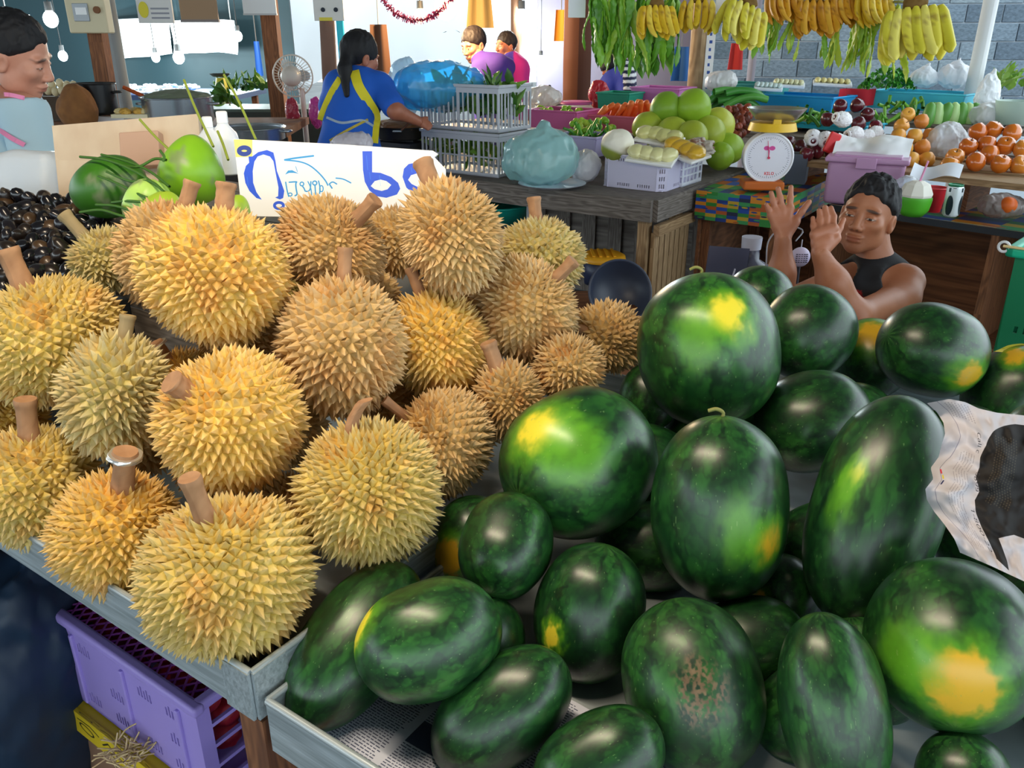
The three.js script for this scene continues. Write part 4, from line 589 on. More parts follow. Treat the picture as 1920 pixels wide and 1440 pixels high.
// ---------------------------------------------------------------- things stored under the wooden table
{
  const rb = (name, label, px, py, t, r, h, col, tilt) => { const m = t / F, th = thing(name, label, 'basin', P(px, py, t)); mk('bowl', lathe([[0, 0], [r * 0.75, 0], [r, h], [r * 1.06, h], [r * 1.06, h + 0.008], [r * 0.97, h + 0.006], [r * 0.72, 0.008], [0, 0.008]], 40), mat(col, 0.4), th); th.rotation.set(...tilt); return th; };
  rb('plastic_basin', 'teal plastic basin under the wooden table', 935, 408, 4.5, 0.2, 0.1, '#12a898', [0.1, 0, 0]); { const bx = P(1150, 545, 3.82), sx = thing('wooden_box', 'dark wooden box under the tipped basin', 'box', bx.clone().setY(0)); for (let i = 0; i < 4; i++) mk('board', plank(0.34, (bx.y - 0.06) / 4 - 0.006, 0.02, 0, (bx.y - 0.06) / 8 + i * (bx.y - 0.06) / 4, 0.12), woodB, sx); mk('top_board', plank(0.34, 0.02, 0.26, 0, bx.y - 0.05, 0), woodB, sx); mk('added_back_board', plank(0.34, bx.y - 0.06, 0.02, 0, (bx.y - 0.06) / 2, -0.12), woodB, sx); } rb('plastic_basin', 'grey blue basin tipped on its side under the table', 1152, 552, 3.75, 0.138, 0.09, '#3c4356', [1.15, 0, -0.15]);
  const yb = thing('bucket', 'bucket with a yellow ridged lid under the table', 'bucket', P(1128, 530, 4.0)); mk('bucket_body', lathe([[0, 0], [0.085, 0], [0.1, 0.12], [0, 0.12]], 32), mat('#27304e', 0.4), yb); mk('bucket_lid', [at(lathe([[0, 0.03], [0.09, 0.03], [0.108, 0.02], [0.112, 0], [0.1, 0]], 32), 0, 0.115, 0), ...[0, 1, 2, 3].map((i) => box(0.012, 0.006, 0.15, -0.05 + i * 0.033, 0.148, 0))], mat('#e0a01c', 0.45), yb);
  const jug = thing('water_jug', 'cloudy plastic water jug in the dark beside the seated man', 'jug', P(1395, 580, 3.2)); mk('jug_body', lathe([[0, 0], [0.13, 0], [0.14, 0.02], [0.14, 0.08], [0.1, 0.16], [0.035, 0.2], [0.032, 0.24]], 30), mat('#6a6c80', 0.25, { transmission: 0.4, thickness: 0 }), jug); mk('jug_cap', cyl(0.038, 0.036, 0.045, 0, 0.262, 0, 20), mat('#b8b8c8', 0.5), jug);
  const pv = thing('leaning_sheet', 'smoky clear plastic sheet leaning in the dark aisle', 'sheet', P(1345, 535, 3.0)); mk('sheet', box(0.17, 1.1, 0.004, 0, -0.42, 0.0, -0.12, 0.3, -0.1), mat('#6c6e86', 0.2, { transmission: 0.6, thickness: 0 }), pv); mk('edge', rod(V(0.05, 0.07, 0.03), V(0.0, -0.1, 0.07), 0.003), mat('#b0b4c6', 0.4), pv);
  const fh = thing('small_device', 'white rounded device on a thin pole with rows of slots behind the man’s hands', 'device', P(1500, 482, 2.95)), sp2 = (g2) => g2; const dv = blob(0.036, 0.036, 0.02, 0.0, 1, 1, 4); mk('shell', dv, mat('#d9cdea', 0.4), fh); for (let r = 0; r < 5; r++) for (let k = 0; k < 5; k++) mk('slot', box(0.006, 0.0025, 0.004, -0.018 + k * 0.009, 0.014 - r * 0.007, 0.018), mat('#4c4660', 0.6), fh); mk('stem', cyl(0.002, 0.002, 0.03, 0, 0.048, 0, 8), mat('#cfcfe0', 0.4), fh); mk('stand_pole', cyl(0.008, 0.012, fh.position.y, 0, -fh.position.y / 2 - 0.02, -0.005, 10), mat('#3a3844', 0.5), fh);
  solo('wire_loop', 'thin pale wire looping behind the man’s hands', 'wire', tube([[1436, 500, 3.0], [1442, 450, 3.0], [1470, 425, 3.0], [1505, 432, 3.0], [1492, 452, 2.98]].map((p) => P(...p)), 0.0028, 30, 6), mat('#9a9aa6', 0.4));
}
// ---------------------------------------------------------------- counter behind the seated man
const TB = -0.80, UB = V(Math.cos(TB), 0, -Math.sin(TB)), WB = V(-Math.sin(TB), 0, -Math.cos(TB)), OB = V(1.394, 0, -4.175), SB = (u, h, w) => OB.clone().addScaledVector(UB, u).addScaledVector(WB, w).setY(h);
{
  const cloth = canvasTex(512, 512, (c) => { const cols = ['#1f4fb0', '#2f8a3a', '#d98a1c', '#173a8a', '#3a9a5a', '#b85a20', '#20284a', '#c8a42a']; reseed(8); for (let i = 0; i < 16; i++) for (let j = 0; j < 16; j++) { c.fillStyle = cols[Math.floor(rnd(0, 8))]; c.fillRect(i * 64, j * 64, 64, 64); } for (let k = 0; k < 26; k++) { c.fillStyle = cols[k % 8]; c.beginPath(); c.ellipse(rnd(0, 512), rnd(0, 512), 18, 14, 0, 0, 7); c.fill(); } });
  const dark = mat('#22252c', 0.5);
  const ct = thing('counter', 'low dark counter topped with patterned oilcloth behind the seated man', 'counter', SB(0.96, 0, 0.25), undefined, TB);
  mk('worktop', box(1.5, 0.03, 0.5, 0, 0.725, 0), dark, ct); mk('added_back_panel', box(1.5, 0.7, 0.02, 0, 0.355, -0.24), woodB, ct); for (const x of [-0.735, 0, 0.735]) mk('upright', plank(0.03, 0.71, 0.48, x, 0.355, 0), woodB, ct); mk('lower_shelf', plank(1.44, 0.02, 0.46, 0, 0.2, 0), woodB, ct); mk('oilcloth', box(1.49, 0.004, 0.5, 0, 0.742, 0.0), mat('#ffffff', 0.35, { map: cloth, color: new THREE.Color(0.4, 0.4, 0.45) }), ct);  // back panel and uprights added so the open recess falls into shade
  const lc = thing('side_table', 'low table with a bright blue and green checked cloth under the scale', 'table', TA(0.265, 0, 0.85), undefined, TURN);
  const cm = mat('#ffffff', 0.5, { map: cloth }); mk('tabletop', box(0.42, 0.03, 0.9, 0, 0.775, 0), woodA, lc); mk('added_back_board', box(0.015, 0.76, 0.88, -0.2, 0.38, 0), woodB, lc); mk('added_end_board', box(0.4, 0.76, 0.015, 0, 0.38, -0.43), woodB, lc); mk('cloth', [box(0.44, 0.004, 0.92, 0, 0.793, 0), box(0.004, 0.14, 0.92, 0.22, 0.725, 0), box(0.44, 0.14, 0.004, 0, 0.725, 0.46)], cm, lc); for (const [x, z] of [[-0.17, 0.4], [0.17, 0.4], [-0.17, -0.4], [0.17, -0.4]]) mk('leg', plank(0.04, 0.76, 0.04, x, 0.38, z), woodB, lc);  // back and end boards added to keep light out below the top
  const sh = thing('fruit_shelf', 'plank shelf above the counter piled with apples and oranges', 'shelf', SB(0.72, 0, 0.42), undefined, TB);
  mk('plank', plank(1.8, 0.028, 0.2, 0, 0.9, 0.2), woodP, sh); mk('plank', plank(1.8, 0.028, 0.2, 0, 0.91, -0.02), woodP, sh); mk('plank', plank(1.8, 0.028, 0.2, 0, 0.92, -0.24), woodP, sh); for (const x of [-0.85, 0, 0.85]) mk('leg', plank(0.04, 0.145, 0.3, x, 0.815, 0), woodB, sh);
  mk('steel_edge', box(0.62, 0.075, 0.006, 0.62, 0.895, 0.31), mat('#7e8ea2', 0.35, { metalness: 0.5 }), sh);
  // drinking coconut
  const t = 3.55, m = t / F, dc = thing('drinking_coconut', 'trimmed green coconut with a pink straw on the counter', 'coconut', P(1710, 404, t)); mk('husk', lathe([[0, 0], [18 * m, 0], [27 * m, 12 * m], [30 * m, 30 * m], [29 * m, 36 * m]], 20), mat('#57b82a', 0.45), dc); const cg = lathe([[29 * m, 36 * m], [30 * m, 40 * m], [22 * m, 58 * m], [10 * m, 64 * m], [0, 64 * m]], 9).toNonIndexed(); cg.computeVertexNormals(); mk('trimmed_top', cg, mat('#f2eee2', 0.6), dc); mk('straw', rod(V(0.004, 58 * m, 0), V(0.02, 100 * m, 0.01), 0.0045), mat('#e79ac0', 0.4), dc);
  bag('plastic_bag', 'clear bag handle standing over the drinking coconut', 1700, 345, 3.62, 44, 34, [0.85, 0.88, 0.95], { tr: 0.6 });
  const cn = thing('drink_can', 'white drink can with green rim and dark print', 'can', P(1781, 405, 3.5)), cm2 = canvasTex(256, 128, (c) => { c.fillStyle = '#dfe6ea'; c.fillRect(0, 0, 256, 128); c.fillStyle = '#23343a'; for (const x of [0, 64, 128, 192]) { c.beginPath(); c.ellipse(x + 30, 70, 18, 16, 0.4, 0, 7); c.fill(); c.fillRect(x + 14, 30, 12, 18); c.fillRect(x + 34, 26, 16, 12); c.fillRect(x + 16, 98, 30, 8); } c.fillStyle = '#2f9a6a'; c.fillRect(0, 0, 256, 6); }); const k = 3.5 / F;
  mk('can_body', lathe([[11 * k, 0], [15 * k, 4 * k], [15 * k, 52 * k], [13 * k, 56 * k]], 28), mat('#ffffff', 0.3, { map: cm2, metalness: 0.3 }), cn); mk('can_lid', at(lathe([[0, 0], [12.5 * k, 0], [13.5 * k, 2 * k], [13 * k, 3 * k], [12 * k, 1.4 * k], [0, 1.4 * k]], 28), 0, 56 * k, 0), mat('#3fa074', 0.3, { metalness: 0.5 }), cn); mk('can_base', cyl(11 * k, 11 * k, 1 * k, 0, 0.5 * k, 0, 24), mat('#c0c4c8', 0.3, { metalness: 0.8 }), cn);
  const cup = thing('plastic_cup', 'red plastic cup between the coconut and the can', 'cup', P(1746, 396, 3.62)); mk('cup_wall', lathe([[0, 0], [0.035, 0], [0.048, 0.1], [0.05, 0.102], [0.045, 0.1], [0.033, 0.005], [0, 0.005]], 28), mat('#c4202c', 0.4), cup); mk('cup_rim', at(new THREE.TorusGeometry(0.048, 0.0035, 8, 28), 0, 0.102, 0, Math.PI / 2), mat('#d83a40', 0.4), cup);
  bag('plastic_bag', 'clear bag holding one orange at the back of the counter', 1880, 384, 3.55, 84, 48, [0.5, 0.42, 0.4], { tr: 0.6 }); solo('orange', 'single orange inside the clear bag on the counter', 'orange', sph(0.036, 0, 0, 0), mat('#e0661c', 0.45), P(1890, 385, 3.5));
  // pink container, grey carton, papers
  const pc = thing('storage_box', 'translucent pink plastic box with a clip lid on the counter', 'container', SB(0.31, 0.745, 0.13), undefined, -0.45), pk = mat('#cf9fc8', 0.4, { transmission: 0.2, thickness: 0 }); mk('tub', rbox(0.34, 0.2, 0.2, 0.02, 0, 0.1, 0), pk, pc); mk('lid', [rbox(0.37, 0.025, 0.23, 0.01, 0, 0.21, 0), rbox(0.3, 0.012, 0.17, 0.005, 0, 0.226, 0)], pk, pc); mk('clip', rbox(0.09, 0.05, 0.012, 0.004, 0.0, 0.2, 0.118), pk, pc);
  const gb = thing('carton', 'grey carton beside the pink storage box', 'box', SB(-0.06, 0.796, 0.16), undefined, -0.4); mk('carton_body', rbox(0.1, 0.15, 0.16, 0.004, 0, 0.075, 0), mat('#5f6878', 0.7), gb); mk('tape', box(0.102, 0.003, 0.03, 0, 0.15, 0), mat('#8a8f9a', 0.4), gb);
  // fruit
  reseed(51); const ap = lathe([[0, -0.034], [0.016, -0.036], [0.032, -0.02], [0.038, 0.004], [0.032, 0.027], [0.016, 0.035], [0.004, 0.029], [0, 0.028]], 20), red = [mat('#571522', 0.25, { clearcoat: 0.5 }), mat('#6e1a2c', 0.25, { clearcoat: 0.5 })];
  const apple = (name, lab, cat, mm, list, grp, sc = 1) => list.forEach(([x, y, t2]) => { const a = thing(name, lab, cat, P(x, y, t2), grp); mk('flesh', ap, mm[Math.floor(rnd(0, mm.length))], a); mk('stalk', cyl(0.0015, 0.002, 0.014, 0, 0.034, 0, 6), mat('#4a3420', 0.8), a); a.rotation.set(rnd(-0.7, 0.7), rnd(0, 6), rnd(-0.7, 0.7)); a.scale.setScalar(sc); });
  apple('dark_apple', 'glossy dark red apple in the heap on the plank shelf', 'apple', red, [[1575, 200, 4.5], [1607, 198, 4.5], [1552, 224, 4.4], [1626, 216, 4.48], [1610, 233, 4.36], [1500, 276, 4.25], [1478, 268, 4.35], [1532, 284, 4.2], [1560, 285, 4.2], [1650, 262, 4.35], [1590, 262, 4.45], [1642, 240, 4.45], [1512, 290, 4.15]], 'dark apples on the shelf');
  const net = mat('#f3f2f8', 0.8), ng = blob(0.04, 0.05, 0.04, 0.12, 7, 3, 3), rimG = at(new THREE.TorusGeometry(0.02, 0.008, 8, 18), 0, 0.045, 0, Math.PI / 2); [[1580, 224, 4.33, 0], [1524, 258, 4.15, 1], [1548, 262, 4.12, 1], [1624, 258, 4.28, 0], [1602, 252, 4.25, 0], [1640, 252, 4.3, 0]].forEach(([x, y, t2, k2]) => { const f = thing('netted_fruit', k2 ? 'fruit in a white foam sleeve showing its dark opening' : 'fruit wrapped whole in white foam netting among the dark apples', 'fruit', P(x, y, t2), 'foam netted fruit'); mk('foam_sleeve', ng, net, f); mk('sleeve_rim', rimG, net, f); mk('core', sph(0.03, 0, 0.022, 0), red[0], f); f.quaternion.setFromUnitVectors(V(0, 1, 0), k2 ? dirOf(250, 1.2) : dirOf(30 + x, 0.3)); });
  solo('red_tag', 'bright red wedge standing beside the white wrapping on the shelf', 'wedge', rbox(0.06, 0.1, 0.02, 0.01, 0, 0, 0, 0, 0, -0.35), mat('#d8282c', 0.4), P(1560, 268, 4.05));
  const wr = new THREE.PlaneGeometry(0.34, 0.16, 40, 20); warp(wr, (v) => { v.z = 0.03 * Math.sin(v.x * 22) * fbm(v.x * 12, v.y * 12, 3) + 0.05 * Math.cos(v.y * 9); }); wr.rotateX(-1.0); solo('plastic_wrap', 'white plastic wrapping spread over the shelf edge', 'wrapping', wr, mat('#f2f3f8', 0.5, { side: THREE.DoubleSide }), P(1635, 288, 4.0), undefined, -0.5);
  const wr2 = new THREE.PlaneGeometry(0.2, 0.08, 20, 10); warp(wr2, (v) => { v.z = 0.02 * Math.sin(v.x * 30) + v.x * v.x; }); wr2.rotateX(-0.9); solo('paper_sheet', 'folded white paper hanging at the shelf front', 'paper', wr2, mat('#e8ecf6', 0.6, { side: THREE.DoubleSide }), P(1756, 322, 3.66), undefined, -0.6);
  apple('golden_pear', 'golden round fruit stacked in a pyramid on the shelf', 'fruit', [mat('#e09a3a', 0.35), mat('#e8a848', 0.35), mat('#d98636', 0.35)], [[1702, 216, 4.35], [1728, 228, 4.32], [1690, 236, 4.25], [1684, 256, 4.15], [1715, 256, 4.15], [1744, 254, 4.2], [1664, 274, 4.1], [1697, 280, 4.05], [1730, 276, 4.05], [1708, 300, 3.95], [1738, 300, 3.95], [1672, 296, 4.0]], 'golden fruit pyramid', 0.98);
  apple('bagged_orange', 'orange fruit glistening in thin clear film on the shelf', 'orange', [mat('#d2701f', 0.22, { clearcoat: 0.8 }), mat('#c8641c', 0.22, { clearcoat: 0.8 }), mat('#de8a34', 0.22, { clearcoat: 0.8 })], [[1834, 248, 4.0], [1862, 244, 4.0], [1898, 250, 3.95], [1815, 276, 3.9], [1850, 272, 3.88], [1885, 274, 3.85], [1918, 280, 3.8], [1790, 296, 3.85], [1830, 304, 3.78], [1876, 308, 3.74], [1912, 310, 3.72], [1855, 290, 3.84], [1780, 312, 3.8]], 'oranges in clear film', 1.12);
  bag('plastic_bag', 'cloudy white bag between the golden and the orange fruit', 1775, 262, 4.15, 70, 80, [0.85, 0.87, 0.92], { tr: 0.4 });
}
// ---------------------------------------------------------------- back display on the right
{
  const st = thing('back_stand', 'back stand of the vegetable stall under the cyan basins', 'stand', SB(0.55, 0, 1.0), undefined, TB); mk('shelf_board', plank(2.6, 0.03, 0.5, 0, 0.95, 0.1), woodA, st); mk('shelf_board', plank(2.6, 0.03, 0.5, 0, 1.02, -0.42), woodA, st); for (const [x, z, h] of [[-1.2, 0.3, 0.93], [1.2, 0.3, 0.93], [-1.2, -0.6, 1.0], [1.2, -0.6, 1.0]]) mk('leg', plank(0.05, h, 0.05, x, h / 2, z), woodB, st);
  reseed(61);
  basin('vegetable_basin', 'bright cyan basin with foam trays lying on it', 1506, 206, 5.3, 150, 0.3, 0.09, '#1597d8', { turn: TB }); basin('vegetable_basin', 'teal green basin beside the post', 1404, 186, 5.6, 110, 0.3, 0.1, '#3f9f98', { turn: TB }); basin('vegetable_basin', 'pale cyan basin below the white bags', 1728, 204, 5.2, 170, 0.3, 0.1, '#46c2dc', { turn: TB }); basin('vegetable_basin', 'flat cyan tray of small green vegetables', 1540, 238, 4.9, 200, 0.26, 0.03, '#1fa8c8', { turn: TB });
  const cl = thing('red_cloth', 'crimson cloth draped between the cyan basins', 'cloth', P(1606, 182, 5.2)); mk('drape', warp(new THREE.PlaneGeometry(0.24, 0.1, 16, 8), (v) => { v.z = 0.03 * Math.sin(v.x * 30) + 0.1 * v.y; }), mat('#c0182c', 0.7, { side: THREE.DoubleSide }), cl);
  // curly herbs: one heap nobody could count
  const hb = []; for (let i = 0; i < 420; i++) { const a = rnd(0, 6.28), r = Math.sqrt(rnd()) * 0.17, h = 0.13 * (1 - (r / 0.18) ** 2) * rnd(0.5, 1.05), l = new THREE.PlaneGeometry(0.022, 0.022, 1, 1); at(l, r * Math.cos(a), h, r * Math.sin(a) * 0.7, rnd(-2, 2), rnd(0, 6), rnd(-2, 2)); hb.push(l); } const hm = solo('herb_heap', 'heap of curly green herbs in the cyan basin', 'herbs', hb, mat('#3f8f24', 0.5, { side: THREE.DoubleSide }), P(1662, 168, 5.2)); hm.userData.kind = 'stuff';
  const foamW = mat('#eceff2', 0.5); for (const [x, y, w, lab, c] of [[1478, 162, 0.2, 'foam tray of pale slices on the cyan basin', '#d9d6a8'], [1440, 168, 0.18, 'clear wrapped tray at the end of the teal basin', '#cfe0dc'], [1560, 160, 0.24, 'foam tray of cut yellow vegetables next to the herbs', '#ddd08a']]) { const f = thing('foam_tray', lab, 'tray', P(x, y, 5.35)); mk('foam_base', rbox(w, 0.02, 0.12, 0.006, 0, 0.01, 0), foamW, f); for (let i = 0; i < 6; i++) { const q = mk('slice', blob(0.02, 0.014, 0.05, 0.1, 2, i, 1), mat(c, 0.45), f); q.position.set(-w * 0.38 + i * w * 0.15, 0.03, 0); } f.rotation.set(0.15, -0.3, 0); }
  bag('plastic_bag', 'round white bag on the pale cyan basin', 1736, 144, 5.2, 50, 40, [0.9, 0.92, 0.96], { tr: 0.3, knot: 1 }); bag('plastic_bag', 'larger white knotted bag beside the tall post', 1792, 140, 5.15, 62, 52, [0.9, 0.91, 0.95], { tr: 0.3, knot: 1 }); bag('plastic_bag', 'tall white bag standing behind the oranges', 1852, 178, 4.8, 46, 78, [0.9, 0.92, 0.95], { tr: 0.3, knot: 1 }); bag('plastic_bag', 'white bag lying over the green gourds', 1862, 214, 4.6, 84, 50, [0.9, 0.92, 0.95], { tr: 0.3 }); bag('plastic_bag', 'cloudy bag by the foot of the tan post', 1352, 150, 5.4, 60, 42, [0.85, 0.84, 0.85], { tr: 0.4 });
  const ok = tube([V(0, -0.045, 0), V(0.004, 0, 0.002), V(0, 0.045, 0)], 0.011, 10, 6), og = mat('#5f9a2e', 0.45); pile('okra', 'short green vegetable scattered in front of the cyan basin', 'vegetable', ok, [og, mat('#76b03a', 0.45), mat('#3e7a24', 0.45)], 'green vegetables before the cyan basins', [...scatter(34, 1640, 1780, 190, 228, 4.75, 4.95), ...scatter(22, 1495, 1560, 208, 228, 4.75, 4.9)], [0.7, 1.1]);
  const gourd = lathe([[0, -0.07], [0.02, -0.066], [0.034, -0.03], [0.036, 0.01], [0.026, 0.055], [0.008, 0.07], [0, 0.07]], 16); for (let i = 0; i < 7; i++) { const q = solo('green_gourd', 'pale striped green gourd standing in a row under the white bag', 'gourd', gourd, mat(i % 2 ? '#a8cc84' : '#5e9a42', 0.4), P(1742 + i * 15, 216, 4.65), 'row of striped gourds'); q.rotation.set(-0.1, i, rnd(-0.2, 0.3)); }
  const lg = tube([V(-0.13, -0.01, 0), V(-0.05, 0.015, 0), V(0.05, 0.015, 0.01), V(0.13, -0.02, 0)], 0.022, 16, 8); for (let i = 0; i < 8; i++) { const q = solo('long_gourd', 'long smooth green gourd lying behind the pomelos', 'gourd', lg, mat(['#3f8a36', '#57a044', '#2e6e2c'][i % 3], 0.4), P(1362 + (i % 4) * 12, 176 + Math.floor(i / 4) * 14 + rnd(-3, 3), 5.2 - (i % 4) * 0.03), 'long gourds behind the pomelos'); q.rotation.set(0, rnd(-0.4, 0.4), rnd(-0.5, 0.3)); }
  const sh = blob(0.022, 0.03, 0.022, 0.15, 2, 7, 2); pile('shallot', 'reddish brown shallot in the bunch behind the scale', 'shallot', sh, [mat('#7a3320', 0.5), mat('#94422a', 0.5), mat('#5e2618', 0.5)], 'bunch of shallots behind the scale', [...scatter(30, 1366, 1402, 200, 262, 4.55, 4.7)]);
  leafyBunch('lettuce', 'frilly pale green lettuce at the end of the stall', P(1890, 165, 4.9), 16, 0.085, undefined, [1, 3], 0.9);
  solo('plastic_tub', 'clear pale tub behind the lettuce', 'tub', lathe([[0, 0], [0.09, 0], [0.11, 0.12], [0.105, 0.12], [0.085, 0.006], [0, 0.006]], 30), mat('#cfe0d8', 0.3, { transmission: 0.4, thickness: 0 }), P(1900, 232, 4.5));
}
// ---------------------------------------------------------------- hanging bananas and stink beans
{
  const bm = thing('hanging_beam', 'wooden beam carrying the bananas and bean pods', 'beam', V(1.35, 1.93, -4.0), undefined, -0.1); mk('timber', plank(3.0, 0.06, 0.05, 0, 0, 0), woodB, bm); for (const x of [-1.45, 1.45]) mk('hanger', cyl(0.008, 0.008, 1.15, x, 0.6, 0, 8), mat('#777', 0.5), bm);
  const finger = (sd) => { const g = new THREE.CylinderGeometry(1, 1, 1, 10, 14); return warp(g, (v) => { const f = v.y + 0.5, r = 0.0165 * (f < 0.12 ? lerp(0.42, 1, f / 0.12) : f > 0.86 ? lerp(1, 0.32, (f - 0.86) / 0.14) : 1), a = f * 0.95 * (1 + 0.2 * sd), R = 0.17; v.set(v.x * r + R * (1 - Math.cos(a)) , -R * Math.sin(a) * 1.0, v.z * r); }); };
  const fg = [finger(0), finger(0.4), finger(-0.4)].map((g) => paint(g, (x, y, z, i) => { const n = fbm(x * 60, y * 60, z * 60, 3); return [1 - 0.45 * sstep(0.62, 0.75, n), 1 - 0.55 * sstep(0.62, 0.75, n), 1 - 0.5 * sstep(0.62, 0.75, n)]; }));
  const pals = { y: ['#e8c22c', '#dcb224', '#efd04a'], o: ['#d99a22', '#c98a1e', '#e0a834'], l: ['#e6d84a', '#d8cc3a', '#eee06a'] };
  const bunch = (label, px, py, t, n, sc, pal, rot, two = true) => { const b = thing('banana_bunch', label, 'bananas', P(px, py, t)); mk('crown', blob(0.035, 0.025, 0.025, 0.2, 2, px, 2), mat('#7a5a22', 0.8), b); mk('string', cyl(0.003, 0.003, 1, 0, 0.5, 0, 6), mat('#b9b59a', 0.8), b).scale.set(1, (1.9 - b.position.y) / sc, 1); for (let r = 0; r < (two ? 2 : 1); r++) for (let i = 0; i < n; i++) { const f = n > 1 ? i / (n - 1) - 0.5 : 0, q = mk('banana', fg[i % 3], mat(pals[pal][(i + r) % 3], 0.45, { vertexColors: true }), b); q.position.set(f * 0.13, -0.008 - 0.02 * f * f, r * 0.032 - 0.012); q.rotation.set(0, 0, f * 0.55 + rnd(-0.05, 0.05)); q.rotateX(r ? -0.12 : 0.1); q.rotateY((r ? -1.57 : 1.57 + 3.14) + rnd(-0.35, 0.35) - f * 0.9); } b.scale.setScalar(sc); b.rotation.set(0, rot, 0); return b; };
  reseed(71);
  bunch('speckled yellow banana bunch hanging over the green bean pods', 1232, 6, 3.85, 6, 0.98, 'y', 0.1); bunch('yellow banana bunch hanging beside the tan post', 1310, -4, 3.9, 5, 0.95, 'y', -0.2); const slant = bunch('pale yellow banana bunch slanting away from the post', 1404, 4, 3.85, 6, 1.25, 'l', 0.2); slant.rotation.z = -0.35;
  bunch('amber banana bunch at the start of the long row', 1470, -22, 3.95, 5, 1.0, 'o', 0.3); bunch('amber banana bunch hanging lowest in the long row', 1530, -4, 3.95, 6, 1.12, 'o', -0.1); bunch('ripe orange banana bunch in the middle of the long row', 1588, -22, 3.95, 6, 1.05, 'o', 0.2); bunch('yellow banana bunch at the end of the long row', 1640, -20, 3.9, 5, 1.05, 'y', 0.4); const big = bunch('large lemon yellow banana bunch hanging above the white bags', 1716, 6, 3.7, 7, 1.55, 'l', -0.3); big.rotation.z = 0.12;
  const pod = (sd) => { const g = new THREE.CylinderGeometry(1, 1, 1, 8, 26); return warp(g, (v) => { const f = 0.5 - v.y, e = Math.min(1, f * 9, (1 - f) * 9), w = 0.0165 * e * (1 + 0.16 * Math.sin(f * 62)), x = v.x * w, z = v.z * 0.0045 * e * (1 + 0.4 * Math.sin(f * 62)), tw = sd * 2 + f * (1.2 + sd); v.set(x * Math.cos(tw) - z * Math.sin(tw) + 0.016 * Math.sin(f * 5 + sd * 3), -f * 0.27, x * Math.sin(tw) + z * Math.cos(tw) + 0.012 * Math.cos(f * 4 + sd)); }); };
  const pg = [0, 0.5, 1.1, 1.7, 2.4].map(pod), pm = ['#62a028', '#7fb832', '#4a8420', '#9cc53c', '#b6cc3e'].map((c) => mat(c, 0.4, { side: THREE.DoubleSide }));
  const beans = (label, x0, x1, y, t, n, len, pal) => { const b = thing('bean_pod_bunch', label, 'bean pods', P((x0 + x1) / 2, y, t)); mk('tie', at(new THREE.TorusGeometry(0.018, 0.006, 6, 16), 0, 0.002, 0, Math.PI / 2), mat('#8a8a4a', 0.8), b); mk('string', cyl(0.003, 0.003, Math.max(0.05, 1.9 - b.position.y), 0, Math.max(0.05, 1.9 - b.position.y) / 2, 0, 6), mat('#b9b59a', 0.8), b); const wd = (x1 - x0) * t / F; for (let i = 0; i < n; i++) { const f = n > 1 ? i / (n - 1) - 0.5 : 0, q = mk('pod', pg[i % 5], pm[pal[i % pal.length]], b); q.position.set(f * wd * 0.55, rnd(-0.01, 0.0), rnd(-0.03, 0.03)); q.rotation.set(rnd(-0.1, 0.1), rnd(0, 6), f * 0.35 + rnd(-0.05, 0.05)); q.scale.setScalar(len * rnd(0.8, 1.1)); } return b; };
  beans('bunch of bright green bean pods hanging at the row’s outer end', 1100, 1150, -14, 4.0, 16, 1.2, [0, 1, 2]); beans('bunch of green bean pods with the longest tips', 1140, 1200, -16, 3.97, 18, 1.35, [0, 1, 3]); beans('bunch of green bean pods behind the speckled bananas', 1190, 1250, -14, 4.02, 18, 1.4, [2, 0, 1]); beans('bunch of green bean pods next to the tan post', 1236, 1280, -10, 4.02, 13, 1.25, [0, 1, 3]);
  beans('yellow green bean pods below the slanting bananas', 1436, 1480, 0, 4.0, 8, 1.0, [1, 3, 4]); beans('few broad bean pods below the amber bananas', 1476, 1512, 20, 3.98, 5, 0.78, [3, 4]); beans('twisted yellow green bean pods below the long banana row', 1545, 1590, 18, 3.98, 8, 0.95, [3, 4, 1]); beans('pale bean pods hanging above the herb heap', 1598, 1660, 4, 3.96, 12, 1.15, [4, 3]); beans('single long bean pods hanging beside the lemon bananas', 1676, 1694, 4, 3.9, 3, 1.35, [4, 3]);
  solo('price_card', 'blank white card hanging beside the green bean pods', 'card', rbox(0.085, 0.14, 0.004, 0.002, 0, 0, 0), mat('#eef0f4', 0.6), P(1082, 4, 4.05)); solo('price_card', 'blank white card hanging between two banana bunches', 'card', rbox(0.075, 0.09, 0.004, 0.002, 0, 0, 0), mat('#eef0f4', 0.6), P(1357, 2, 4.05));
}
// ---------------------------------------------------------------- people
const basis = (f, u) => { f = f.clone().normalize(); const x = u.clone().cross(f).normalize(), y = f.clone().cross(x); return new THREE.Quaternion().setFromRotationMatrix(new THREE.Matrix4().makeBasis(x, y, f)); };
